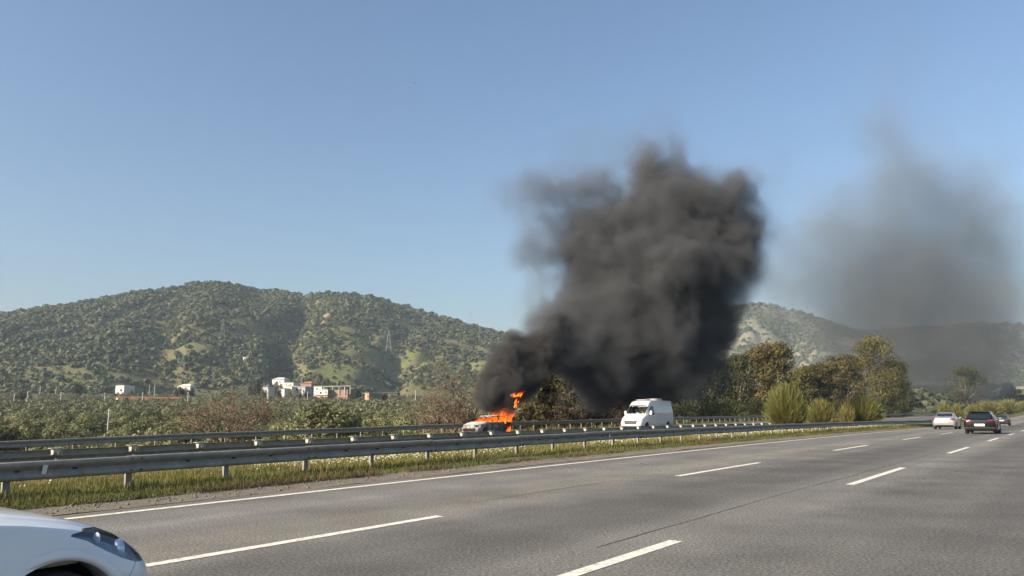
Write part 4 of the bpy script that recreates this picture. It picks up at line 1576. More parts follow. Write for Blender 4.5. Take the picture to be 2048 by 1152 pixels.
def loft(stations, nst=70, npr=34, inset=0.0, boxy=0.0):
    """stations: x, zb, zs, zw, zr, zt, wb, wm, ww, wt  ->  closed mesh arrays of the whole body"""
    st = np.asarray(stations, float)
    xs = st[:, 0]
    order = np.argsort(xs)
    st = st[order]
    # resample stations smoothly in x
    u = np.concatenate([[0], np.cumsum(np.maximum(.05, np.abs(np.diff(st[:, 0])) + np.abs(np.diff(st[:, 5])) * .6))])
    dense = crom(st, 400)
    cum = np.concatenate([[0], np.cumsum(np.abs(np.diff(dense[:, 0])) + .7 * np.abs(np.diff(dense[:, 5])) + .5 * np.abs(np.diff(dense[:, 7])) + 1e-5)])
    q = np.linspace(0, cum[-1], nst)
    dense = np.stack([np.interp(q, cum, dense[:, c]) for c in range(st.shape[1])], -1)
    rings = []
    for (x, zb, zs, zw, zr, zt, wb, wm, ww, wt) in dense:
        a = .34
        h = [(0, zb), (wb * .55, zb), (wb, zb + .004), (wb * .35 + wm * .65, zb + .03 + .1 * (zs - zb)), (wm, zs - .25 * (zs - zb)), (wm * 1.0, zs + .25 * (zw - zs)),
             (wm * .45 + ww * .55, zs + .78 * (zw - zs)), (ww, zw),
             (ww * (1 - a) + wt * a, zw * (1 - a) + zr * a), (ww * .33 + wt * .67, zw * .33 + zr * .67), (wt, zr),
             (wt * .93, zr + (zt - zr) * .45), (wt * .72, zr + (zt - zr) * .8), (wt * .38, zr + (zt - zr) * .97), (0, zt)]
        c = crom(h, npr)
        c[:, 0] = np.maximum(0, c[:, 0])
        if inset:
            c[:, 0] = np.maximum(0, c[:, 0] - inset)
            c[:, 1] = zb + inset + (c[:, 1] - zb) * max(.1, (zt - zb - 2 * inset) / (zt - zb))
        right = [(x, -y, z) for (y, z) in c]
        left = [(x, y, z) for (y, z) in c[-2:0:-1]]
        rings.append(right + left)
    rings = np.array(rings)
    if inset:
        x0, x1 = rings[0, 0, 0], rings[-1, 0, 0]
        mid = (x0 + x1) / 2
        rings[:, :, 0] = mid + (rings[:, :, 0] - mid) * (1 - 2 * inset / (x1 - x0))
    k = rings.shape[1]
    n = len(rings)
    V = rings.reshape(-1, 3)
    fs = [(i * k + j, i * k + (j + 1) % k, (i + 1) * k + (j + 1) % k, (i + 1) * k + j) for i in range(n - 1) for j in range(k)]
    c0, c1 = len(V), len(V) + 1
    V = np.concatenate([V, [rings[0].mean(0), rings[-1].mean(0)]])
    fs += [(c0, (j + 1) % k, j) for j in range(k)] + [(c1, (n - 1) * k + j, (n - 1) * k + (j + 1) % k) for j in range(k)]
    return MB().add(V, fs)


def prism(poly, axis, a, b):
    n = len(poly)
    vs = []
    for h in (a, b):
        for (p_, q_) in poly:
            vs.append({'y': (p_, h, q_), 'x': (h, p_, q_), 'z': (p_, q_, h)}[axis])
    fs = [tuple(range(n))[::-1], tuple(range(n, 2 * n))] + [(i, (i + 1) % n, n + (i + 1) % n, n + i) for i in range(n)]
    return MB().add(vs, fs)


def shrink(poly, g_):
    c = np.mean(poly, 0)
    out = []
    for p_ in np.asarray(poly, float):
        d = c - p_
        L = np.linalg.norm(d)
        out.append(tuple(p_ + d / L * g_))
    return out


TMP = bpy.data.scenes.new('workbench')


def boolean(a, b, op):
    """a, b: meshes; returns a new mesh"""
    oa, ob = bpy.data.objects.new('ta', a), bpy.data.objects.new('tb', b)
    TMP.collection.objects.link(oa)
    TMP.collection.objects.link(ob)
    res = None
    for solver in ('MANIFOLD', 'EXACT'):
        md = oa.modifiers.new('b', 'BOOLEAN')
        try:
            md.solver = solver
        except TypeError:
            oa.modifiers.remove(md)
            continue
        md.operation = op
        md.object = ob
        TMP.view_layers[0].update()
        dg = TMP.view_layers[0].depsgraph
        res = bpy.data.meshes.new_from_object(oa.evaluated_get(dg))
        oa.modifiers.remove(md)
        if len(res.polygons) > 0:
            break
    bpy.data.objects.remove(oa)
    bpy.data.objects.remove(ob)
    return res


def finish(me, name, mat, parent, angle=32):
    me.name = name
    me.materials.clear()
    me.polygons.foreach_set('use_smooth', np.ones(len(me.polygons), bool))
    me.set_sharp_from_angle(angle=R(angle))
    return link(name, me, MATS[mat], parent)


def wheel(parent, x, y, r, w, side, rim='alloy', spokes=5):
    """side: +1 left, -1 right"""
    root = bpy.data.objects.new('wheel', None)
    COL.objects.link(root)
    root.parent = parent
    root.location = (x, y, r)
    m = MB()
    m.lathe([(r * .62, -w / 2), (r * .9, -w / 2), (r * .985, -w * .38), (r, -w * .2), (r, w * .2), (r * .985, w * .38), (r * .9, w / 2), (r * .62, w / 2)], 'y', 36)
    m.build('tyre', MATS['tyre'], root, True, 40)
    m = MB()
    o_ = side * w * .42
    m.lathe([(r * .64, -w * .45), (r * .64, w * .45)], 'y', 32)
    m.lathe([(r * .64, o_), (r * .58, o_ - side * .01), (r * .56, o_ - side * .05)], 'y', 32)
    m.lathe([(.001, o_ - side * .02), (r * .16, o_ - side * .02), (r * .18, o_ - side * .05)], 'y', 20)
    for k in range(spokes):
        t = 2 * math.pi * k / spokes
        for dt in (-.14, .14):
            a = (r * .12 * math.cos(t + dt * 2), o_ - side * .03, r * .12 * math.sin(t + dt * 2))
            b = (r * .6 * math.cos(t + dt), o_ - side * .025, r * .6 * math.sin(t + dt))
            m.bar(a, b, .022, .018, 4)
    m.build('rim', MATS[rim], root, True, 40)
    m = MB()
    m.lathe([(.001, 0), (r * .6, 0)], 'y', 24)
    m.build('brake_disc', MATS['steel_wheel'], root)
    return root


def box_part(parent, name, mat, *b):
    return MB().box(*b).build(name, MATS[mat], parent)


def build_car(root, stations, paint, wheels, cuts, wells=True, nst=70, npr=34, hollow=None, inset=0):
    """cuts: (part name, material or None, poly, axis, a, b, gap); returns the body object"""
    solid = loft(stations, nst, npr).mesh('body')
    body = solid
    r = wheels['r']
    if wells:
        for x in (wheels['f'], wheels['b']):
            for sg in (-1, 1):
                m = MB()
                hw = wheels['track']
                y0, y1 = sg * (hw - .22), sg * (hw + .5)
                m.lathe([(.001, y0), (r + wheels.get('gap', .045), y0), (r + wheels.get('gap', .045), y1), (.001, y1)], 'y', 40, (x, 0, r + .01))
                me = m.mesh('w')
                bm = bmesh.new()
                bm.from_mesh(me)
                bmesh.ops.remove_doubles(bm, verts=bm.verts, dist=.002)
                bmesh.ops.recalc_face_normals(bm, faces=bm.faces)
                bm.to_mesh(me)
                bm.free()
                body = boolean(body, me, 'DIFFERENCE')
    parts = []
    if hollow is not None:
        body = boolean(body, hollow, 'DIFFERENCE')
    for (nm, mt, poly, ax, a, b, gap) in cuts:
        pm = prism(poly, ax, a, b).mesh('p')
        if mt is not None:
            pi = prism(shrink(poly, gap), ax, a, b).mesh('p')
            piece = boolean(solid, pi, 'INTERSECT')
            if len(piece.polygons):
                parts.append((nm, mt, piece))
        body = boolean(body, pm, 'DIFFERENCE')
    bo = finish(body, 'body', paint, root)
    objs = {}
    for (nm, mt, me) in parts:
        objs.setdefault(nm, []).append(finish(me, nm, mt, root))
    for x in (wheels['f'], wheels['b']):
        for sg in (-1, 1):
            wheel(root, x, sg * (wheels['track'] - wheels['w'] / 2), r, wheels['w'], sg, wheels.get('rim', 'alloy'), wheels.get('spokes', 5))
    # dark inner liner behind each wheel
    for x in (wheels['f'], wheels['b']):
        for sg in (-1, 1):
            y_ = sg * (wheels['track'] - .215)
            MB().box(x - r, x + r, min(y_, y_ - sg * .01), max(y_, y_ - sg * .01), .15, 2 * r).build('wheel_liner', MATS['wheel_well'], root)
    return bo, objs


def mirror_part(root, x, y, z, sg, mat, s=1.0):
    m = MB()
    V, Fq = ico(2)
    V = V * np.array([.055, .11, .075]) * s
    V[:, 0] = np.maximum(V[:, 0], -.03 * s)
    m.add(V + np.array([x, y + sg * .1 * s, z]), [tuple(f) for f in Fq])
    m.bar((x + .02, y - sg * .05, z - .05), (x, y + sg * .03, z - .03), .02, None, 5)
    o = m.build('mirror', MATS[mat], root, True)
    q = MB()
    q.box(x - .034 * s, x - .031 * s, y + sg * .1 * s - .08 * s, y + sg * .1 * s + .08 * s, z - .05 * s, z + .05 * s)
    q.build('mirror_glass', MATS['chrome'], o)
    return o


def on_road(s, d, z=0.0, opposite=False):
    p_ = P(s, d, z)
    h = heading(s) + (math.pi if opposite else 0)
    return tuple(p_), h


#            x     zb   zs   zw   zr    zt    wb   wm   ww   wt
HATCH = [(-2.16, .44, .56, .78, .84, .86, .52, .70, .66, .50), (-2.10, .31, .55, .88, .95, .97, .68, .82, .78, .62), (-1.98, .25, .55, .93, 1.06, 1.09, .74, .872, .82, .62),
         (-1.78, .22, .55, .94, 1.24, 1.27, .78, .895, .85, .60), (-1.60, .21, .55, .94, 1.36, 1.41, .79, .90, .855, .585), (-1.30, .20, .55, .94, 1.385, 1.44, .80, .905, .86, .585),
         (-.6, .20, .55, .93, 1.40, 1.468, .80, .905, .865, .60), (.0, .20, .55, .92, 1.385, 1.455, .80, .905, .865, .605), (.45, .20, .55, .91, 1.27, 1.335, .80, .905, .86, .62),
         (.95, .20, .55, .905, 1.02, 1.075, .80, .905, .855, .69), (1.15, .20, .55, .90, .945, .985, .80, .905, .85, .73), (1.55, .20, .54, .85, .885, .925, .79, .895, .83, .72),
         (1.90, .21, .53, .74, .785, .83, .75, .86, .78, .64), (2.08, .24, .52, .64, .69, .725, .66, .78, .70, .55), (2.17, .36, .47, .53, .56, .58, .48, .60, .55, .40)]


def side_glass(poly, hw, nm='side_window', mt='car_glass', gap=.012):
    return [(nm, mt, poly, 'y', sg * .25, sg * (hw + .2), gap) if sg > 0 else (nm, mt, poly, 'y', -(hw + .2), -.25, gap) for sg in (1, -1)]


def person(parent_none, label, loc, rotz, shirt, seed=0, scale=1.0, arms_fwd=.45):
    """a seated figure: one continuous skin-modifier body, with shirt and hair of its own"""
    J = {'pelvis': (0, 0, .1, .15), 'waist': (-.02, 0, .28, .135), 'chest': (-.03, 0, .47, .155), 'neck': (-.01, 0, .62, .06), 'chin': (.03, 0, .68, .065), 'head': (.015, 0, .77, .10), 'crown': (.005, 0, .85, .075)}
    E_ = [('pelvis', 'waist'), ('waist', 'chest'), ('chest', 'neck'), ('neck', 'chin'), ('chin', 'head'), ('head', 'crown')]
    for sg, nm in ((1, 'l'), (-1, 'r')):
        J['sh' + nm] = (-.02, sg * .19, .53, .075)
        J['el' + nm] = (.14, sg * .25, .30, .05)
        J['wr' + nm] = (arms_fwd - .08, sg * .15, .34, .034)
        J['ha' + nm] = (arms_fwd, sg * .13, .37, .04)
        J['hip' + nm] = (.05, sg * .10, .08, .095)
        J['kn' + nm] = (.48, sg * .13, .12, .065)
        J['an' + nm] = (.55, sg * .13, -.30, .045)
        J['to' + nm] = (.70, sg * .14, -.34, .04)
        E_ += [('chest', 'sh' + nm), ('sh' + nm, 'el' + nm), ('el' + nm, 'wr' + nm), ('wr' + nm, 'ha' + nm), ('pelvis', 'hip' + nm), ('hip' + nm, 'kn' + nm), ('kn' + nm, 'an' + nm), ('an' + nm, 'to' + nm)]
    keys = list(J)
    me = bpy.data.meshes.new('person')
    me.from_pydata([J[k][:3] for k in keys], [(keys.index(a), keys.index(b)) for a, b in E_], [])
    o = bpy.data.objects.new('person_t', me)
    TMP.collection.objects.link(o)
    sk = o.modifiers.new('skin', 'SKIN')
    for i, k in enumerate(keys):
        me.skin_vertices[0].data[i].radius = (J[k][3], J[k][3])
    me.skin_vertices[0].data[0].use_root = True
    sb = o.modifiers.new('sub', 'SUBSURF')
    sb.levels = 2
    sb.render_levels = 2
    TMP.view_layers[0].update()
    dg = TMP.view_layers[0].depsgraph
    res = bpy.data.meshes.new_from_object(o.evaluated_get(dg))
    bpy.data.objects.remove(o)
    V = np.array([v.co[:] for v in res.vertices])
    # clothing: shirt over trunk and upper arms, skin elsewhere
    res.materials.clear()
    res.materials.append(MATS['skin'])
    res.materials.append(MATS[shirt])
    res.materials.append(MATS['seat_cloth'])
    for p_ in res.polygons:
        c = p_.center
        idx = 0
        if c.z < .16:
            idx = 2
        elif c.z < .60 and c.x < .20:
            idx = 1
        p_.material_index = idx
        p_.use_smooth = True
    root = bpy.data.objects.new('person', res)
    COL.objects.link(root)
    root.location = loc
    root.rotation_euler = (0, 0, rotz)
    root.scale = (scale,) * 3
    tag(root, label, 'person', 'people in the van cab')
    V2, F2 = ico(3)
    V2 = V2 * np.array([.115, .105, .115])
    keep = [tuple(f) for f in F2 if np.mean(V2[f, 2]) > -.02 - .55 * min(0, np.mean(V2[f, 0])) * 0 and (np.mean(V2[f, 2]) > .05 or np.mean(V2[f, 0]) < .02)]
    MB().add(V2 + np.array([-.005, 0, .80]), keep).build('hair', MATS['hair'], root, True)
    m = MB()
    for sg in (1, -1):
        m.lathe([(.001, .125), (.012, .12), (.014, .11)], 'x', 8, (0, sg * .037, .785))
    m.build('eyes', MATS['hair'], root)
    MB().add([(.105, -.012, .75), (.105, .012, .75), (.135, 0, .745), (.108, 0, .785)], [(0, 1, 2), (1, 3, 2), (3, 0, 2)]).build('nose', MATS['skin'], root)
    return root


# ------------------------------------------------------------------ black hatchback
def hatch_cuts(hw=.905):
    c = []
    c += side_glass([(-1.42, 1.00), (-1.62, 1.10), (-1.40, 1.33), (-.62, 1.375), (-.60, .985)], hw)
    c += side_glass([(-.54, .98), (-.56, 1.378), (.05, 1.35), (.42, 1.22), (.80, 1.0), (.70, .965)], hw)
    c.append(('rear_window', 'car_glass', [(-.66, 1.00), (-.60, 1.26), (-.50, 1.345), (.50, 1.345), (.60, 1.26), (.66, 1.00)], 'x', -2.3, -1.45, .01))
    c.append(('windscreen', 'car_glass', [(-.70, .99), (-.54, 1.37), (.54, 1.37), (.70, .99)], 'x', .30, 1.3, .01))
    for sg in (1, -1):
        pol = [(sg * .95, .83), (sg * .95, .965), (sg * .62, .935), (sg * .42, .895), (sg * .44, .865), (sg * .70, .835)]
        c.append(('tail_lamp', 'tail_red', pol, 'x', -2.3, -1.84, .006))
        hl = [(1.55, .80), (1.60, .84), (2.02, .70), (2.12, .60), (2.0, .585)]
        c.append(('headlamp', 'lamp_clear', hl, 'y', *((.42, 1.1) if sg > 0 else (-1.1, -.42)), .006))
    c.append(('rear_bumper_trim', 'black_plastic', [(-.8, .18), (-.8, .46), (.8, .46), (.8, .18)], 'x', -2.3, -1.9, .004))
    c.append(('front_grille', 'black_plastic', [(-.6, .30), (-.55, .56), (.55, .56), (.6, .30)], 'x', 1.9, 2.3, .004))
    return c


loc, h = on_road(59.6, 5.55)
hb = thing('hatchback', 'black hatchback with red tail lamps driving in the middle lane', 'car', loc, h)
WH = dict(r=.315, w=.2, f=1.30, b=-1.34, track=.885)
build_car(hb, HATCH, 'paint_black', WH, hatch_cuts())
for sg in (1, -1):
    mirror_part(hb, .62, sg * .86, .98, sg, 'paint_black')
    MB().box(-2.135, -2.08, sg * .70 - .12, sg * .70 + .10, .385, .415).build('rear_reflector', MATS['reflector_red'], hb)
MB().box(-2.17, -2.145, -.28, .28, .525, .655).build('number_plate', MATS['plate_white'], hb)
lg = MB()
lg.add([(-2.135, 0, .70), (-2.125, .055, .785), (-2.11, 0, .87), (-2.125, -.055, .785), (-2.16, 0, .785)], [(0, 1, 4), (1, 2, 4), (2, 3, 4), (3, 0, 4), (3, 2, 1, 0)])
lg.build('badge', MATS['chrome'], hb)
MB().box(-1.80, -1.55, -.5, .5, 1.405, 1.43).build('roof_spoiler', MATS['paint_black'], hb)
MB().bar((-1.2, 0, 1.44), (-1.32, 0, 1.60), .008, .004).build('aerial', MATS['black_plastic'], hb)
MB().box(-1.96, -1.92, -.5, .1, 1.06, 1.075).build('wiper', MATS['black_plastic'], hb)

# ------------------------------------------------------------------ silver saloon
SEDAN = [(-2.30, .46, .60, .80, .86, .88, .52, .70, .66, .50), (-2.24, .33, .58, .90, .97, 1.0, .68, .82, .78, .64), (-2.10, .26, .57, .95, 1.02, 1.06, .75, .87, .82, .68),
         (-1.75, .22, .56, .96, 1.06, 1.105, .78, .895, .845, .68), (-1.50, .21, .56, .96, 1.12, 1.16, .79, .90, .85, .66), (-1.15, .20, .56, .95, 1.29, 1.34, .80, .905, .86, .60),
         (-.80, .20, .56, .95, 1.375, 1.435, .80, .905, .86, .585), (-.2, .20, .56, .94, 1.39, 1.46, .80, .905, .86, .595), (.2, .20, .56, .93, 1.36, 1.43, .80, .905, .86, .60),
         (.55, .20, .56, .92, 1.25, 1.31, .80, .905, .86, .62), (1.05, .20, .55, .91, 1.01, 1.06, .80, .905, .855, .69), (1.25, .20, .55, .90, .945, .985, .80, .905, .85, .73),
         (1.65, .20, .54, .85, .885, .92, .79, .89, .83, .72), (2.0, .21, .53, .74, .78, .82, .75, .86, .78, .64), (2.20, .24, .52, .64, .69, .72, .66, .78, .70, .55), (2.30, .36, .47, .53, .56, .58, .48, .60, .55, .40)]


def sedan_cuts(hw=.905):
    c = []
    c += side_glass([(-1.32, 1.01), (-1.02, 1.27), (-.78, 1.345), (-.42, 1.36), (-.40, .995)], hw)
    c += side_glass([(-.34, .99), (-.36, 1.362), (.15, 1.335), (.52, 1.20), (.90, 1.0), (.80, .97)], hw)
    c.append(('rear_window', 'car_glass', [(-.62, 1.125), (-.54, 1.37), (.54, 1.37), (.62, 1.125)], 'x', -1.75, -.72, .01))
    c.append(('windscreen', 'car_glass', [(-.70, .99), (-.54, 1.37), (.54, 1.37), (.70, .99)], 'x', .40, 1.4, .01))
    for sg in (1, -1):
        c.append(('tail_lamp', 'tail_red', [(sg * .95, .78), (sg * .95, .985), (sg * .60, .955), (sg * .46, .90), (sg * .5, .84), (sg * .72, .78)], 'x', -2.5, -1.98, .006))
        c.append(('headlamp', 'lamp_clear', [(1.65, .80), (1.70, .84), (2.14, .70), (2.25, .60), (2.1, .585)], 'y', *((.42, 1.1) if sg > 0 else (-1.1, -.42)), .006))
    c.append(('rear_bumper_trim', 'black_plastic', [(-.7, .18), (-.7, .385), (.7, .385), (.7, .18)], 'x', -2.5, -2.05, .004))
    c.append(('front_grille', 'black_plastic', [(-.6, .30), (-.55, .56), (.55, .56), (.6, .30)], 'x', 2.0, 2.5, .004))
    return c


def sedan(s, d, paint, label, chrome_strip=False):
    loc, h = on_road(s, d)
    r_ = thing('saloon_car', label, 'car', loc, h)
    build_car(r_, SEDAN, paint, dict(r=.315, w=.2, f=1.38, b=-1.36, track=.885), sedan_cuts())
    for sg in (1, -1):
        mirror_part(r_, .72, sg * .86, .98, sg, paint)
        MB().box(-2.275, -2.22, sg * .66 - .12, sg * .66 + .12, .43, .47).build('rear_reflector', MATS['reflector_red'], r_)
    MB().box(-2.31, -2.285, -.27, .27, .70 - .05, .70 + .07).build('number_plate', MATS['plate_white'], r_)
    MB().bar((-.75, 0, 1.43), (-.88, 0, 1.53), .01, .006).build('aerial', MATS['black_plastic'], r_)
    if chrome_strip:
        MB().box(-2.27, -2.235, -.36, .36, .905, .93).build('trunk_strip', MATS['chrome'], r_)
    return r_


sedan(78.2, 9.75, 'paint_silver', 'silver saloon car in the left lane with its back to us', True)
sedan(128, 8.15, 'paint_charcoal', 'farthest dark saloon, half hidden behind the black hatchback')

# ------------------------------------------------------------------ white car in the foreground
WCAR = [(-2.15, .42, .55, .80, .88, .90, .52, .72, .66, .50), (-2.05, .28, .54, .92, 1.02, 1.05, .70, .84, .80, .62), (-1.85, .22, .54, .95, 1.22, 1.26, .76, .885, .84, .62),
        (-1.6, .20, .54, .95, 1.37, 1.42, .79, .905, .86, .60), (-1.2, .18, .54, .945, 1.40, 1.46, .80, .91, .865, .60), (-.4, .18, .54, .935, 1.42, 1.475, .80, .915, .87, .61),
        (.1, .18, .54, .92, 1.38, 1.44, .80, .915, .87, .62), (.55, .18, .54, .91, 1.19, 1.24, .80, .915, .865, .65), (.92, .18, .53, .895, .975, 1.01, .80, .915, .86, .71),
        (1.08, .18, .53, .885, .925, .955, .80, .915, .855, .74), (1.35, .18, .52, .85, .88, .912, .80, .912, .845, .73), (1.62, .18, .51, .795, .825, .858, .79, .905, .83, .71),
        (1.84, .19, .50, .725, .755, .787, .77, .885, .80, .67), (2.00, .20, .49, .65, .682, .708, .72, .84, .75, .61), (2.10, .23, .48, .565, .595, .617, .64, .75, .67, .53), (2.17, .32, .44, .495, .515, .525, .50, .60, .54, .40)]
WCAR = [(q[0],) + tuple(v + .03 for v in q[1:6]) + tuple(q[6:]) for q in WCAR]
WC_S, WC_D = .52, 5.50
loc, h = on_road(WC_S, WC_D)
wc = thing('hatchback', 'white car whose bonnet and headlamp fill the lower left corner', 'car', loc, h)
wcuts = []
wcuts += side_glass([(-1.5, 1.05), (-1.65, 1.12), (-1.42, 1.37), (-.62, 1.42), (-.60, 1.03)], .915)
wcuts += side_glass([(-.54, 1.03), (-.56, 1.42), (.05, 1.385), (.42, 1.24), (.78, 1.05), (.70, 1.02)], .915)
wcuts.append(('rear_window', 'car_glass', [(-.62, 1.05), (-.55, 1.40), (.55, 1.40), (.62, 1.05)], 'x', -2.3, -1.5, .01))
wcuts.append(('windscreen', 'car_glass', [(-.72, 1.04), (-.56, 1.42), (.56, 1.42), (.72, 1.04)], 'x', .28, 1.15, .01))
HL = [(1.585, .772), (1.60, .782), (1.70, .792), (1.82, .778), (1.94, .725), (2.03, .65), (2.09, .575), (2.07, .56), (1.98, .575), (1.88, .615), (1.78, .672), (1.68, .735)]
HL = [(x, z + .03) for (x, z) in HL]
for sg in (1, -1):
    rngy = (.40, 1.1) if sg > 0 else (-1.1, -.40)
    wcuts.append(('headlamp', None, HL, 'y', *rngy, .0))
    wcuts.append(('tail_lamp', 'tail_red', [(sg * .95, .82), (sg * .95, 1.08), (sg * .66, 1.05), (sg * .62, .84)], 'x', -2.3, -1.8, .006))
wcuts.append(('front_grille', 'black_plastic', [(-.55, .26), (-.62, .40), (-.45, .52), (.45, .52), (.62, .40), (.55, .26)], 'x', 1.9, 2.4, .004))
# panel gaps: wing to bumper, bonnet to wing, door edge
for sg in (1, -1):
    yy = (.55, 1.1) if sg > 0 else (-1.1, -.55)
    wcuts.append(('seam', None, [(1.875, .47), (1.881, .47), (1.985, .607), (1.979, .607)], 'y', *((.79, 1.1) if sg > 0 else (-1.1, -.79)), 0))
    wcuts.append(('seam', None, [(.66, .25), (.664, .25), (.80, .98), (.796, .98)], 'y', *((.84, 1.1) if sg > 0 else (-1.1, -.84)), 0))
wbody, wparts = build_car(wc, WCAR, 'paint_white', dict(r=.31, w=.2, f=1.52, b=-1.20, track=.885, gap=.055, spokes=7, rim='steel_wheel'), wcuts, nst=130, npr=64)
solid = loft(WCAR, 130, 64).mesh('s')
inner = loft(WCAR, 130, 64, .03).mesh('s')
shell = boolean(solid, inner, 'DIFFERENCE')
deep = loft(WCAR, 130, 64, .035).mesh('s')
for sg in (1, -1):
    rngy = (.41, 1.1) if sg > 0 else (-1.1, -.41)
    pm = prism(shrink(HL, .004), 'y', *rngy).mesh('p')
    lens = finish(boolean(shell, pm, 'INTERSECT'), 'headlamp', 'lens_glass', wc)
    hs = finish(boolean(deep, prism(shrink(HL, -.004), 'y', *((.42, 1.1) if sg > 0 else (-1.1, -.42))).mesh('p'), 'INTERSECT'), 'housing', 'lamp_housing', lens)
    m = MB()
    m.lathe([(.001, 0), (.03, .005), (.052, .02), (.062, .05)], 'x', 24, (1.88, sg * .73, .675))
    m.build('reflector', MATS['chrome'], lens, True)
    m = MB()
    m.lathe([(.001, 0), (.025, .004), (.04, .02)], 'x', 20, (1.75, sg * .775, .755))
    m.build('indicator_bulb', MATS['lamp_clear'], lens, True)
    # swaged wheel-arch lip
    for wx in (1.52, -1.20):
        m = MB()
        rr = .31 + .055
        ring = []
        for k in range(33):
            t = R(-8) + (math.pi + R(16)) * k / 32
            cx, cz = wx + rr * math.cos(t), .32 + rr * math.sin(t)
            ring.append((cx, cz, math.cos(t), math.sin(t)))
        vs = []
        for (cx, cz, ct, st) in ring:
            for (dr_, dy) in ((0, .870), (.004, .905), (.024, .909), (.055, .895)):
                vs.append((cx + ct * dr_, sg * dy, cz + st * dr_))
        m.add(vs, [(i * 4 + j, i * 4 + j + 1, (i + 1) * 4 + j + 1, (i + 1) * 4 + j) for i in range(32) for j in range(3)])
        m.build('wheel_arch', MATS['paint_white'], wc, True)
    mirror_part(wc, .70, sg * .87, 1.04, sg, 'paint_white')
    MB().box(-.15, .05, min(sg * .905, sg * .935), max(sg * .905, sg * .935), .86, .89).build('door_handle', MATS['paint_white'], wc)
MB().box(2.165, 2.18, -.26, .26, .40, .51).build('number_plate', MATS['plate_white'], wc)

# ------------------------------------------------------------------ white van
#           x     zb   zs   zw    zr    zt    wb   wm    ww   wt
VAN = [(-3.10, .42, .70, 1.50, 2.36, 2.44, .80, .97, .95, .80), (-3.04, .36, .70, 1.50, 2.40, 2.49, .86, 1.03, 1.01, .86), (-2.6, .34, .70, 1.50, 2.41, 2.51, .88, 1.035, 1.02, .87),
       (0, .32, .70, 1.50, 2.41, 2.52, .88, 1.035, 1.02, .87), (.70, .32, .70, 1.50, 2.39, 2.50, .88, 1.035, 1.02, .86), (1.05, .32, .70, 1.48, 2.30, 2.42, .88, 1.035, 1.015, .84),
       (1.30, .32, .70, 1.45, 2.12, 2.21, .88, 1.035, 1.01, .83), (1.62, .31, .70, 1.38, 1.80, 1.88, .88, 1.035, 1.0, .86), (2.02, .30, .68, 1.27, 1.40, 1.47, .88, 1.03, .99, .88),
       (2.14, .30, .68, 1.22, 1.28, 1.34, .88, 1.025, .98, .86), (2.50, .29, .66, 1.08, 1.14, 1.19, .86, 1.00, .94, .80), (2.78, .28, .62, .90, .96, 1.00, .82, .94, .86, .70), (2.92, .28, .58, .74, .79, .82, .74, .84, .76, .60), (3.00, .36, .52, .60, .63, .65, .6, .68, .62, .48)]
VAN_S, VAN_D = 59.3, 29.75
loc, h = on_road(VAN_S, VAN_D, float(opp_z(VAN_S, VAN_D)) + .03, True)
vn = thing('van', 'white high-roof panel van coming towards us on the opposite carriageway', 'van', loc, h)
vc = []
WS = [(-.86, 1.44), (-.77, 2.04), (-.70, 2.10), (.70, 2.10), (.77, 2.04), (.86, 1.44), (.80, 1.40), (-.80, 1.40)]
vc.append(('windscreen', None, WS, 'x', 1.28, 2.35, .01))
for sg in (1, -1):
    yr = (.55, 1.2) if sg > 0 else (-1.2, -.55)
    vc.append(('side_window', 'car_glass', [(.62, 1.32), (.62, 2.02), (1.02, 2.02), (1.28, 1.86), (1.72, 1.32), (1.45, 1.25)], 'y', *yr, .012))
    vc.append(('headlamp', 'lamp_clear', [(2.28, 1.00), (2.22, 1.16), (2.42, 1.10), (2.70, .92), (2.74, .78), (2.56, .82)], 'y', *((.52, 1.2) if sg > 0 else (-1.2, -.52)), .008))
    # pressed lines of the body side
    for z0 in (2.10, 1.42, 1.02):
        vc.append(('crease', None, [(-2.95, z0), (.42, z0), (.42, z0 + .022), (-2.95, z0 + .022)], 'y', *((1.008 if z0 < 2 else .90, 1.2) if sg > 0 else (-1.2, -1.008 if z0 < 2 else -.90)), 0))
    for x0 in (.48, -.75, 1.72):
        vc.append(('seam', None, [(x0, .45), (x0 + .014, .45), (x0 + .014, 2.05 if x0 < 1 else 1.2), (x0, 2.05 if x0 < 1 else 1.2)], 'y', *((.93, 1.2) if sg > 0 else (-1.2, -.93)), 0))
vc.append(('bumper', 'black_plastic', [(-1.1, .2), (-1.1, .44), (1.1, .44), (1.1, .2)], 'x', 2.0, 3.2, .004))
vc.append(('grille', 'black_plastic', [(-.52, .56), (-.60, .84), (.60, .84), (.52, .56)], 'x', 2.5, 3.2, .004))
vc.append(('sill_trim', 'black_plastic', [(-3.2, .2), (-3.2, .50), (1.9, .50), (1.9, .2)], 'y', -1.2, -.9, .003))
cab = MB().box(.62, 1.95, -.86, .86, .75, 1.98).mesh('cab')
build_car(vn, VAN, 'paint_van', dict(r=.345, w=.22, f=2.02, b=-2.0, track=1.0, gap=.06, rim='steel_wheel'), vc, hollow=cab, nst=90, npr=44)
vs_ = boolean(loft(VAN, 90, 44).mesh('s'), loft(VAN, 90, 44, .012).mesh('s'), 'DIFFERENCE')
finish(boolean(vs_, prism(shrink(WS, .012), 'x', 1.28, 2.35).mesh('p'), 'INTERSECT'), 'windscreen', 'windscreen_glass', vn)
for z_ in (.60, .685, .77):
    MB().add([(2.84 - (z_ - .6) * .35, -.5, z_), (2.96 - (z_ - .6) * .5, 0, z_), (2.84 - (z_ - .6) * .35, .5, z_), (2.84 - (z_ - .6) * .35, -.5, z_ + .03), (2.96 - (z_ - .6) * .5, 0, z_ + .03), (2.84 - (z_ - .6) * .35, .5, z_ + .03)],
             [(0, 1, 4, 3), (1, 2, 5, 4), (0, 2, 1), (3, 4, 5), (0, 3, 5, 2)]).build('grille_bar', MATS['chrome'], vn)
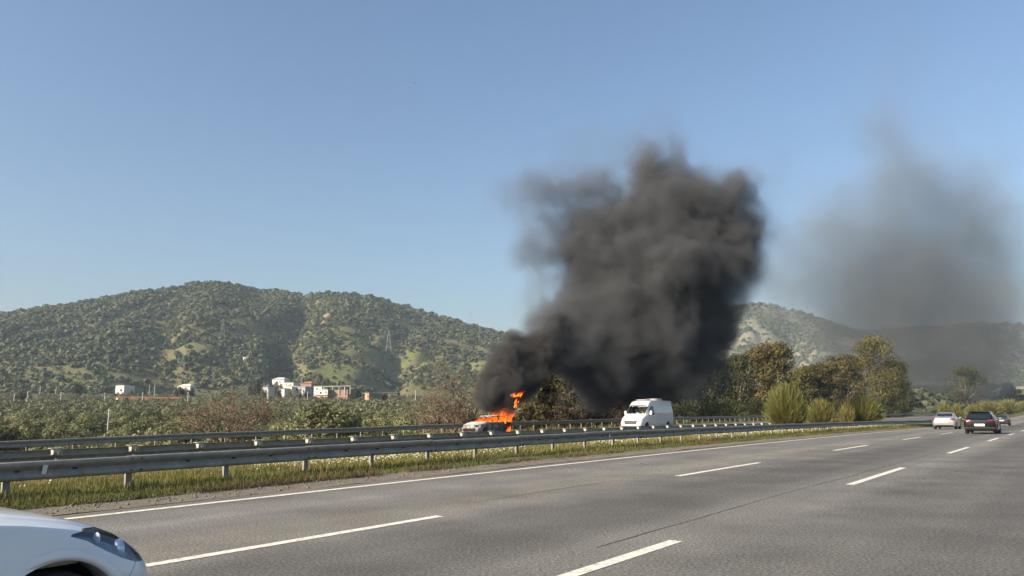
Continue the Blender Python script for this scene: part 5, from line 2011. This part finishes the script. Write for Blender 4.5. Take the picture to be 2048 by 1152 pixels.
MB().add([(2.80, 0, .89), (2.77, .06, .965), (2.70, 0, 1.04), (2.77, -.06, .965), (2.80, 0, .97)], [(0, 1, 4), (1, 2, 4), (2, 3, 4), (3, 0, 4), (3, 2, 1, 0)]).build('badge', MATS['chrome'], vn)
MB().box(2.98, 3.01, -.26, .26, .47, .55).build('number_plate', MATS['plate_white'], vn)
for sg in (1, -1):
    m = MB()
    V, Fq = ico(3)
    m.add(np.sign(V) * np.abs(V) ** .75 * np.array([.07, .11, .19]) + np.array([1.55, sg * 1.16, 1.47]), [tuple(f) for f in Fq])
    m.bar((1.6, sg * .97, 1.38), (1.55, sg * 1.1, 1.38), .035, None, 6)
    mo = m.build('mirror', MATS['paint_van'], vn, True)
    MB().box(1.47, 1.476, sg * 1.16 - .08, sg * 1.16 + .08, 1.33, 1.62).build('mirror_glass', MATS['chrome'], mo)
    MB().box(.58, .74, min(sg * 1.01, sg * 1.045), max(sg * 1.01, sg * 1.045), 1.10, 1.14).build('door_handle', MATS['black_plastic'], vn)
# roof air-conditioning unit and front roof pod
m = MB()
V, Fq = ico(4)
V = np.sign(V) * np.abs(V) ** .55
m.add(V * np.array([.72, .62, .11]) + np.array([-1.35, 0, 2.57]), [tuple(f) for f in Fq])
m.build('roof_unit', MATS['paint_van'], vn, True)
m = MB()
m.add(V * np.array([.42, .55, .05]) + np.array([.55, 0, 2.53]), [tuple(f) for f in Fq])
m.build('roof_hatch', MATS['plaster_grey'], vn, True)
MB().box(.7, .8, -.84, .84, .80, 1.35).build('seat_back', MATS['seat_cloth'], vn)
MB().box(1.55, 1.95, -.84, .84, 1.16, 1.30).build('dashboard', MATS['black_plastic'], vn)
st_ = MB()
for k in range(20):
    t0, t1 = 2 * math.pi * k / 20, 2 * math.pi * (k + 1) / 20
    st_.bar((1.45 + .08 * math.sin(t0), .42 + .2 * math.cos(t0), 1.38 + .16 * math.sin(t0)), (1.45 + .08 * math.sin(t1), .42 + .2 * math.cos(t1), 1.38 + .16 * math.sin(t1)), .016, None, 5)
st_.build('steering_wheel', MATS['black_plastic'], vn)
MB().box(1.33, 1.42, -.15, .15, 1.93, 1.98).build('sun_visor', MATS['plaster_grey'], vn)
Mv = Matrix.Translation(loc) @ Matrix.Rotation(h, 4, 'Z')
for (y_, lb, sh) in ((.42, 'driver of the van in a red-brown shirt at the wheel', 'shirt_red'), (-.02, 'person in grey sitting in the middle of the van cab', 'shirt_grey'), (-.46, 'van passenger in a white shirt on the far side of the windscreen', 'shirt_white')):
    person(None, lb, tuple(Mv @ Vector((.98, y_, .93))), h, sh, arms_fwd=.42)

# ------------------------------------------------------------------ burning car
m_, nd, lk, b_ = nt_of('burnt_paint')
tc = N(nd, 'ShaderNodeTexCoord')
n1 = N(nd, 'ShaderNodeTexNoise')
n1.inputs['Scale'].default_value = 2.6
n1.inputs['Detail'].default_value = 7
n1.inputs['Roughness'].default_value = .72
lk.new(tc.outputs['Object'], n1.inputs['Vector'])
sx = N(nd, 'ShaderNodeSeparateXYZ')
lk.new(tc.outputs['Object'], sx.inputs[0])
mr = N(nd, 'ShaderNodeMapRange')
mr.inputs[1].default_value = -2.2
mr.inputs[2].default_value = 2.0
mr.inputs[3].default_value = -.17
mr.inputs[4].default_value = .01
lk.new(sx.outputs[0], mr.inputs[0])
ad = N(nd, 'ShaderNodeMath', operation='ADD')
lk.new(n1.outputs['Fac'], ad.inputs[0])
lk.new(mr.outputs[0], ad.inputs[1])
rp = ramp(nd, [(.30, (.015, .014, .013)), (.42, (.10, .095, .09)), (.50, (.24, .21, .19)), (.60, (.40, .41, .40)), (.75, (.50, .50, .48))])
lk.new(ad.outputs[0], rp.inputs[0])
lk.new(rp.outputs[0], b_.inputs['Base Color'])
b_.inputs['Roughness'].default_value = .85
bp = N(nd, 'ShaderNodeBump')
bp.inputs['Strength'].default_value = .6
bp.inputs['Distance'].default_value = .05
lk.new(n1.outputs['Fac'], bp.inputs['Height'])
lk.new(bp.outputs[0], b_.inputs['Normal'])
pmat('ash_roof', (.50, .50, .46), .9, var=.2, scale=2, dirt=(.1, .09, .08), dirt_scale=2.4, dirt_amt=.6)
pmat('char', (.012, .011, .010), .95)
BC_S, BC_D = 46.9, 37.15
bz_ = float(opp_z(BC_S, BC_D)) - .09
loc, h = on_road(BC_S, BC_D, bz_, True)
bc = thing('burnt_car', 'burning pale car with charred body on the far shoulder', 'car', loc, h)
BURN = [tuple(q) for q in HATCH]
cab2 = loft([(max(-1.85, min(1.0, x)) if False else x * .86, zb + .28, zs + .1, zw - .03, max(zr - .05, zw), max(zt - .06, zw + .03), wb * .8, wm * .9, ww * .9, wt * .88) for (x, zb, zs, zw, zr, zt, wb, wm, ww, wt) in HATCH if x < 1.05], 30, 20).mesh('c')
bcuts = []
bcuts += side_glass([(-1.42, .99), (-1.66, 1.10), (-1.42, 1.35), (-.66, 1.39), (-.62, .97)], .905, 'x', None)
bcuts += side_glass([(-.52, .97), (-.54, 1.39), (.05, 1.37), (.42, 1.24), (.84, 1.0), (.72, .95)], .905, 'x', None)
bcuts.append(('x', None, [(-.68, .98), (-.60, 1.30), (.60, 1.30), (.68, .98)], 'x', -2.3, -1.3, 0))
bcuts.append(('x', None, [(-.73, .97), (-.57, 1.39), (.57, 1.39), (.73, .97)], 'x', .22, 1.35, 0))
bcuts.append(('bonnet', 'ash_roof', [(1.12, -.74), (1.12, .74), (1.95, .62), (1.95, -.62)], 'z', .74, 1.2, .015))
bcuts.append(('roof', 'ash_roof', [(-1.5, -.56), (-1.5, .56), (.15, .56), (.15, -.56)], 'z', 1.33, 1.7, .003))
bcuts.append(('lamp_hole', None, [(-.85, .60), (-.85, .76), (-.45, .74), (-.45, .62)], 'x', 1.85, 2.4, 0))
bcuts.append(('lamp_hole', None, [(.85, .60), (.85, .76), (.45, .74), (.45, .62)], 'x', 1.85, 2.4, 0))
bcuts.append(('bumper_hole', 'char', [(-.6, .30), (-.55, .52), (.55, .52), (.6, .30)], 'x', 1.9, 2.3, .01))
body, _p = build_car(bc, BURN, 'burnt_paint', dict(r=.27, w=.17, f=1.30, b=-1.34, track=.86, gap=.09, rim='steel_wheel'), bcuts, hollow=cab2)
for o_ in bc.children:
    # heat has buckled the sheet metal
    if o_.type == 'MESH' and o_.name.split('.')[0] in ('body', 'bonnet', 'roof'):
        for v in o_.data.vertices:
            q = v.co
            dz = mnoise.noise(q * 2.3) * .035
            if o_.name.split('.')[0] == 'roof' or q.z > 1.2:
                dz -= .06 * max(0, 1 - abs(q.y) / .6) * (1 + .5 * math.sin(q.x * 3))
            v.co.z += dz
            v.co.y += mnoise.noise(q * 2.1 + Vector((5, 2, 1))) * .03
MB().box(.45, .75, -.6, .6, .72, .93).build('dashboard_frame', MATS['char'], bc)
for y_ in (-.36, .36):
    MB().add([(-.3, y_ - .22, .5), (-.3, y_ + .22, .5), (-.45, y_ + .2, 1.1), (-.45, y_ - .2, 1.1), (-.22, y_ - .22, .5), (-.22, y_ + .22, .5), (-.37, y_ + .2, 1.1), (-.37, y_ - .2, 1.1)],
             [(0, 1, 2, 3), (7, 6, 5, 4), (0, 4, 5, 1), (2, 6, 7, 3), (1, 5, 6, 2), (0, 3, 7, 4)]).build('seat_frame', MATS['char'], bc)

bpy.data.scenes.remove(TMP)


# ================================================================== fire and smoke
def flame_mat(name, stren):
    m, nd, lk, b = nt_of(name)
    nd.remove(b)
    a = N(nd, 'ShaderNodeAttribute', attribute_name='tint')
    tc = N(nd, 'ShaderNodeTexCoord')
    mp = N(nd, 'ShaderNodeMapping')
    mp.inputs['Scale'].default_value = (3.4, 3.4, 2.0)
    lk.new(tc.outputs['Object'], mp.inputs[0])
    n1 = N(nd, 'ShaderNodeTexNoise')
    n1.inputs['Scale'].default_value = 1.6
    n1.inputs['Detail'].default_value = 6
    n1.inputs['Roughness'].default_value = .65
    n1.inputs['Distortion'].default_value = .8
    lk.new(mp.outputs[0], n1.inputs['Vector'])
    ma = N(nd, 'ShaderNodeMath', operation='MULTIPLY_ADD')
    lk.new(a.outputs['Fac'], ma.inputs[0])
    ma.inputs[1].default_value = -.34
    lk.new(n1.outputs['Fac'], ma.inputs[2])
    rp = ramp(nd, [(.10, (.25, .018, .003)), (.30, (.75, .07, .006)), (.40, (1.0, .17, .015)), (.50, (1.0, .33, .04)), (.62, (1.0, .60, .17))])
    lk.new(ma.outputs[0], rp.inputs[0])
    al = ramp(nd, [(.08, (0, 0, 0)), (.42, (.9, .9, .9))])
    lk.new(ma.outputs[0], al.inputs[0])
    em = N(nd, 'ShaderNodeEmission')
    em.inputs['Strength'].default_value = stren
    lk.new(rp.outputs[0], em.inputs['Color'])
    tr = N(nd, 'ShaderNodeBsdfTransparent')
    mx = N(nd, 'ShaderNodeMixShader')
    lk.new(al.outputs[0], mx.inputs[0])
    lk.new(tr.outputs[0], mx.inputs[1])
    lk.new(em.outputs[0], mx.inputs[2])
    lk.new(mx.outputs[0], nd['Material Output'].inputs['Surface'])
    return m


flame_mat('flame', 1.0)
Mb = Matrix.Translation(bc.location) @ Matrix.Rotation(bc.rotation_euler[2], 4, 'Z')
WIND = np.array([.80, .45, 0])          # smoke and flames lean to the right and away


def flames(name, label, spots, seed):
    g_ = np.random.default_rng(seed)
    V, Fq, T = [], [], []
    off = 0
    NS, NR = 9, 12
    for (c, h_, r_, lean) in spots:
        c = np.array(c)
        ph = g_.random() * 6
        for j in range(NR):
            t = j / (NR - 1)
            rad = r_ * (math.sin(math.pi * min(1, .18 + .82 * t)) ** .8) * (1 - .55 * t)
            cen = c + np.array([0, 0, h_ * t]) + WIND * lean * h_ * t ** 1.4 + np.array([math.sin(ph + t * 7), math.cos(ph * 1.7 + t * 6), 0]) * .10 * h_ * t
            for k in range(NS):
                a = 6.283 * k / NS
                w = rad * (1 + .45 * mnoise.noise(Vector((math.cos(a) * 1.5 + ph, math.sin(a) * 1.5, t * 4 + ph))))
                V.append(cen + np.array([math.cos(a) * w, math.sin(a) * w, .10 * h_ * mnoise.noise(Vector((a, t * 3, ph)))]))
                T.append(t)
        for j in range(NR - 1):
            for k in range(NS):
                Fq.append((off + j * NS + k, off + j * NS + (k + 1) % NS, off + (j + 1) * NS + (k + 1) % NS, off + (j + 1) * NS + k))
        off += NS * NR
    o = link(name, np_mesh(name, np.array(V), np.array(Fq), True, tint=np.array(T)), MATS['flame'])
    tag(o, label, 'fire', 'flames of the burning car', 'stuff')
    return o


def loc_pts(pts):
    return [(tuple(Mb @ Vector(p_)), h_, r_, l_) for (p_, h_, r_, l_) in pts]


g_ = np.random.default_rng(5)
sp = []
for i in range(190):
    x = -2.05 + 1.75 * g_.random()
    k_ = 1.0 if x < -.8 else .55
    sp.append(((x, -.8 + 1.6 * g_.random(), .72 + .40 * g_.random() * k_), (.22 + .62 * g_.random() ** 1.5) * k_ * 1.15, .06 + .085 * g_.random(), .8))
for i in range(26):
    sp.append(((-1.95 + .5 * g_.random(), -.5 + 1.0 * g_.random(), 1.2 + .35 * g_.random()), .35 + .55 * g_.random(), .07 + .07 * g_.random(), .75))
flames('fire', 'big orange flames bursting from the rear of the burning car', loc_pts(sp), 1)
sp = [((-.4 + 1.5 * g_.random(), -.7 + 1.4 * g_.random(), .84 + .12 * g_.random()), .14 + .22 * g_.random(), .05 + .06 * g_.random(), .9) for i in range(60)]
flames('fire', 'low flames inside the cabin behind the empty windscreen', loc_pts(sp), 2)
sp = [((-1.75 + .35 * g_.random(), .72 + .25 * g_.random(), .05 + .25 * g_.random()), .22 + .25 * g_.random(), .05 + .05 * g_.random(), .3) for i in range(26)]
flames('fire', 'small flames at the rear wheel of the burning car', loc_pts(sp), 3)
sp = [((2.0 + .08 * g_.random(), -.7 + 1.4 * g_.random(), .28 + .08 * g_.random()), .08 + .08 * g_.random(), .03 + .02 * g_.random(), .3) for i in range(20)]
flames('fire', 'thin line of flames under the front bumper of the burning car', loc_pts(sp), 4)
top = at(1032, 792, float(bc.location[1]) + .3)
sp = [((top[0] + .22 * g_.normal(), top[1] + .15 * g_.normal(), top[2] - .1 + .16 * g_.random()), .16 + .2 * g_.random(), .06 + .06 * g_.random(), .9) for i in range(22)]
flames('fire', 'torn-off tongue of flame hanging in the smoke above the car', sp, 6)
sp = [((top[0] - .05 + .10 * g_.normal(), top[1] + .1 * g_.normal(), top[2] - .95 + .6 * g_.random()), .14 + .2 * g_.random(), .03 + .03 * g_.random(), .7) for i in range(12)]
flames('fire', 'thin flame wisps rising between the big flames and the torn-off tongue', sp, 7)


def smoke_volume(name, label, blobs, res, mat, warp, noise_scale, cut, gain, margin=2.0, detail=5.0, seed=0.0, rough_=1.7, soft=.25, thin=1.0):
    """blobs: (centre, radius, weight). A density grid filled by fields: soft blobs torn up by turbulence."""
    C = np.array([b[0] for b in blobs])
    Rd = np.array([b[1] for b in blobs])[:, None]
    lo = (C - Rd).min(0) - margin
    hi = (C + Rd).max(0) + margin
    ng = bpy.data.node_groups.new(name, 'GeometryNodeTree')
    ng.interface.new_socket('Geometry', in_out='OUTPUT', socket_type='NodeSocketGeometry')
    nd, lk = ng.nodes, ng.links
    go = nd.new('NodeGroupOutput')
    pos = nd.new('GeometryNodeInputPosition')

    def noise_(scale, det, rough, vec, off):
        n_ = nd.new('ShaderNodeTexNoise')
        n_.inputs['Scale'].default_value = scale
        n_.inputs['Detail'].default_value = det
        n_.inputs['Roughness'].default_value = rough
        v_ = nd.new('ShaderNodeVectorMath')
        v_.operation = 'ADD'
        v_.inputs[1].default_value = off
        lk.new(vec, v_.inputs[0])
        lk.new(v_.outputs[0], n_.inputs['Vector'])
        return n_
    wn_ = noise_(noise_scale * .45, 3.0, .55, pos.outputs[0], (seed, seed * 2, 3.3))
    sub = nd.new('ShaderNodeVectorMath')
    sub.operation = 'SUBTRACT'
    lk.new(wn_.outputs['Color'], sub.inputs[0])
    sub.inputs[1].default_value = (.5, .5, .5)
    scl = nd.new('ShaderNodeVectorMath')
    scl.operation = 'SCALE'
    scl.inputs['Scale'].default_value = warp
    lk.new(sub.outputs[0], scl.inputs[0])
    add = nd.new('ShaderNodeVectorMath')
    add.operation = 'ADD'
    lk.new(pos.outputs[0], add.inputs[0])
    lk.new(scl.outputs[0], add.inputs[1])
    total = None
    for (c, r_, w_) in blobs:
        ds = nd.new('ShaderNodeVectorMath')
        ds.operation = 'DISTANCE'
        lk.new(add.outputs[0], ds.inputs[0])
        ds.inputs[1].default_value = tuple(c)
        mp = nd.new('ShaderNodeMapRange')
        mp.interpolation_type = 'SMOOTHSTEP'
        mp.inputs['From Min'].default_value = r_
        mp.inputs['From Max'].default_value = 0.0
        mp.inputs['To Min'].default_value = 0.0
        mp.inputs['To Max'].default_value = w_
        lk.new(ds.outputs['Value'], mp.inputs['Value'])
        if total is None:
            total = mp.outputs[0]
        else:
            a_ = nd.new('ShaderNodeMath')
            a_.operation = 'ADD'
            lk.new(total, a_.inputs[0])
            lk.new(mp.outputs[0], a_.inputs[1])
            total = a_.outputs[0]
    fn = noise_(noise_scale, detail, .68, add.outputs[0], (seed * 3, 1.7, seed))
    # billows: density = gain * field * smoothstep(noise threshold falling where the field is strong)
    nc_ = nd.new('ShaderNodeMath')
    nc_.operation = 'MULTIPLY_ADD'
    lk.new(fn.outputs['Fac'], nc_.inputs[0])
    nc_.inputs[1].default_value = rough_
    nc_.inputs[2].default_value = -.5 * rough_
    th = nd.new('ShaderNodeMath')
    th.operation = 'MULTIPLY_ADD'
    lk.new(total, th.inputs[0])
    th.inputs[1].default_value = .5
    lk.new(nc_.outputs[0], th.inputs[2])
    mr = nd.new('ShaderNodeMapRange')
    mr.interpolation_type = 'SMOOTHSTEP'
    mr.inputs['From Min'].default_value = cut
    mr.inputs['From Max'].default_value = cut + soft
    lk.new(th.outputs[0], mr.inputs['Value'])
    pw = nd.new('ShaderNodeMath')
    pw.operation = 'POWER'
    lk.new(total, pw.inputs[0])
    pw.inputs[1].default_value = thin
    cl = nd.new('ShaderNodeMath')
    cl.operation = 'MINIMUM'
    lk.new(pw.outputs[0], cl.inputs[0])
    cl.inputs[1].default_value = 1.8
    m1 = nd.new('ShaderNodeMath')
    m1.operation = 'MULTIPLY'
    lk.new(mr.outputs[0], m1.inputs[0])
    lk.new(cl.outputs[0], m1.inputs[1])
    m2 = nd.new('ShaderNodeMath')
    m2.operation = 'MULTIPLY'
    lk.new(m1.outputs[0], m2.inputs[0])
    m2.inputs[1].default_value = gain
    vc_ = nd.new('GeometryNodeVolumeCube')
    lk.new(m2.outputs[0], vc_.inputs['Density'])
    vc_.inputs['Min'].default_value = tuple(lo)
    vc_.inputs['Max'].default_value = tuple(hi)
    rs = np.maximum(8, np.round((hi - lo) / res)).astype(int)
    for ax, v_ in zip('XYZ', rs):
        vc_.inputs['Resolution ' + ax].default_value = int(v_)
    sm = nd.new('GeometryNodeSetMaterial')
    sm.inputs['Material'].default_value = mat
    lk.new(vc_.outputs[0], sm.inputs[0])
    lk.new(sm.outputs[0], go.inputs[0])
    me = bpy.data.meshes.new(name)
    o = link(name, me, mat)
    md = o.modifiers.new('smoke', 'NODES')
    md.node_group = ng
    tag(o, label, 'smoke', None, 'stuff')
    return o


def vol_mat(name, col, dens, aniso=0.0):
    m = bpy.data.materials.new(name)
    m.use_nodes = True
    nd, lk = m.node_tree.nodes, m.node_tree.links
    nd.remove(nd['Principled BSDF'])
    v = nd.new('ShaderNodeVolumePrincipled')
    v.inputs['Color'].default_value = (*col, 1)
    v.inputs['Density'].default_value = dens
    v.inputs['Anisotropy'].default_value = aniso
    lk.new(v.outputs[0], nd['Material Output'].inputs['Volume'])
    return m


BY = float(bc.location[1])
smoke_soot = vol_mat('smoke_soot', (.17, .165, .165), 1.0)
smoke_dark = vol_mat('smoke_dark', (.24, .245, .26), 1.0)
smoke_thin = vol_mat('smoke_thin', (.30, .315, .335), 1.0)
B0 = [  # px, py, extra depth, radius px, weight: the sooty foot of the plume
    (960, 800, .6, 26, .8), (978, 790, .6, 34, 1.1), (990, 765, .8, 44, 1.2), (1018, 748, 1.0, 46, 1.2), (1042, 765, 1.2, 38, 1.1), (1062, 772, 1.5, 26, 1.2), (1066, 748, 1.6, 34, 1.0), (1046, 795, 1.3, 20, .9), (968, 752, .9, 30, .7), (1000, 720, 1.4, 42, 1.0),
    (1024, 694, 1.8, 46, 1.1), (1050, 715, 2, 46, 1.1), (1080, 700, 2.6, 46, 1.1), (1105, 672, 3.2, 44, 1.1), (1118, 640, 3.6, 36, .9), (1098, 735, 2.6, 44, 1.0), (1130, 705, 3.4, 46, 1.0), (1020, 668, 1.8, 24, .6), (1003, 800, 1.1, 40, 1.0), (1028, 788, 1.3, 36, 1.0), (978, 815, .9, 30, .9), (1012, 826, 1.3, 26, .8), (955, 775, .8, 24, .7)]
bl = []
for (px, py, dy, rp_, w_) in B0:
    Y_ = BY + dy
    bl.append((at(px, py, Y_), rp_ * 1.35 / F * Y_, w_))
smoke_volume('smoke_base', 'near-black smoke boiling up around the flames of the car', bl, .13, smoke_soot, 1.6, .85, .30, 1.9, margin=1.0, detail=6.0, rough_=1.5, soft=.22)
B1 = [
    (1090, 700, 3.5, 60, .8), (1112, 655, 4, 58, .8), (1140, 690, 5, 78, .95), (1180, 725, 6, 78, .9), (1200, 660, 7, 100, .95), (1250, 725, 8, 95, .9), (1310, 725, 9, 100, .9), (1370, 715, 10, 85, .95), (1412, 690, 11, 55, 1.1), (1260, 610, 9, 125, .95), (1340, 600, 10, 125, .95), (1425, 590, 11, 95, .85), (1190, 560, 8, 95, .75),
    (1270, 510, 10, 130, .9), (1370, 500, 11, 130, .95), (1455, 500, 12, 90, .8), (1450, 420, 12, 95, .8), (1490, 378, 12, 48, .8), (1390, 400, 11, 105, .8), (1300, 400, 11, 110, .75), (1285, 315, 11, 78, .54), (1330, 300, 11, 70, .40), (1190, 470, 9, 95, .55), (1150, 420, 9, 95, .42),
    (1080, 400, 8, 115, .34), (1030, 370, 8, 90, .28), (1100, 510, 8, 90, .42), (1040, 515, 7, 55, .46), (1085, 580, 7, 80, .36), (1120, 330, 9, 90, .28), (1500, 330, 12, 75, .34), (1535, 285, 12, 65, .30), (1525, 450, 12, 65, .36), (1220, 350, 10, 90, .42), (1440, 640, 11, 65, .7), (1050, 630, 5, 65, .30), (1470, 560, 12, 70, .5), (1120, 290, 9, 50, .22), (1180, 775, 7, 55, .5), (1250, 780, 8, 60, .55), (1330, 780, 9, 65, .6), (1400, 765, 10, 60, .65), (1440, 740, 11, 45, .6)]
bl = []
for (px, py, dy, rp_, w_) in B1:
    Y_ = BY + dy
    bl.append((at(px, py, Y_), rp_ * 1.5 / F * Y_, w_))
smoke_volume('smoke_plume', 'thick dark smoke cloud rising over the road behind the van', bl, .17, smoke_dark, 6.0, .34, .17, .52, detail=9.0, rough_=2.1, soft=.45, thin=2.0)
BV = [(1010, 400, 7, 80, .5), (1060, 350, 8, 80, .5), (1080, 440, 8, 95, .75), (1030, 480, 7, 60, .5), (1140, 380, 9, 100, .8), (1120, 300, 9, 60, .4), (1190, 330, 10, 80, .6), (1100, 560, 8, 90, .7), (1060, 620, 6, 70, .6), (1150, 500, 9, 110, .8), (1250, 290, 11, 80, .7), (1340, 290, 11, 80, .7), (1410, 350, 12, 80, .7),
      (1500, 400, 13, 90, .8), (1530, 320, 13, 70, .6), (1560, 270, 13, 50, .4), (1520, 500, 13, 90, .8), (1490, 590, 13, 80, .7), (1560, 430, 13, 60, .5)]
bl = []
for (px, py, dy, rp_, w_) in BV:
    Y_ = BY + dy
    bl.append((at(px, py, Y_), rp_ * 1.6 / F * Y_, w_))
smoke_volume('smoke_veil', 'translucent grey smoke fraying from the edges of the dark cloud', bl, .32, smoke_dark, 8.0, .26, .10, .060, detail=9.0, rough_=2.3, soft=.65, seed=2.0)
B2 = [(1600, 470, 0, 110, .4), (1660, 560, 0, 130, .6), (1740, 600, 5, 130, .7), (1830, 590, 8, 130, .7), (1790, 500, 5, 140, .65), (1890, 520, 10, 130, .7), (1960, 470, 12, 110, .6), (1930, 400, 12, 110, .55), (1840, 410, 8, 130, .6), (1740, 420, 4, 120, .5), (1670, 430, 2, 90, .42),
      (1770, 310, 6, 110, .45), (1860, 300, 8, 110, .42), (1790, 220, 6, 100, .36), (1830, 140, 8, 90, .30), (1700, 220, 5, 80, .26), (1840, 60, 8, 90, .22), (1840, 680, 8, 120, .85), (1780, 690, 6, 100, .7), (1860, 750, 10, 95, .95), (1840, 800, 10, 90, .95), (1920, 640, 12, 110, .7), (1930, 720, 14, 90, .65), (1900, 790, 14, 80, .7), (1620, 350, 0, 90, .28), (2010, 560, 14, 100, .5), (2030, 400, 14, 100, .42),
      (2080, 480, 16, 100, .4), (1700, 660, 3, 90, .55), (1990, 660, 16, 90, .5), (1560, 540, 0, 90, .5), (1540, 620, 0, 70, .5), (1590, 280, 0, 60, .3)]
bl = []
for (px, py, dy, rp_, w_) in B2:
    Y_ = 470 + dy * 2.4
    bl.append((at(px, py, Y_), rp_ * 1.9 / F * Y_, w_ * (.85 if py < 330 else .55 if py < 520 else .80)))
smoke_volume('drifting_smoke', 'thin grey smoke drifting away over the far hills to the right', bl, 1.8, smoke_thin, 60.0, .030, .07, .0185, margin=20, seed=4.0, detail=9.0, rough_=2.2, soft=.75)

# the air itself: distance fades the hills to blue
hz = MB().box(-3600, 3600, -600, 4200, -14, 330).build('haze', vol_mat('haze_air', (.70, .86, 1.0), 0.00012))
tag(hz, 'pale haze in the air over the valley', 'haze', None, 'stuff')

# a bird high in the sky
bp_ = at(830, 166, 130)
bd = thing('bird', 'tiny dark bird high in the blue sky', 'bird', tuple(bp_), R(40))
V, Fq = ico(2)
MB().add(V * np.array([.16, .05, .05]), [tuple(f) for f in Fq]).build('body', MATS['black_plastic'], bd, True)
for sg in (1, -1):
    MB().add([(.06, sg * .03, .02), (.02, sg * .22, .09), (-.05, sg * .42, .03), (-.08, sg * .2, .06), (-.06, sg * .03, .02)], [(0, 1, 2, 3, 4)]).build('wing', MATS['black_plastic'], bd)
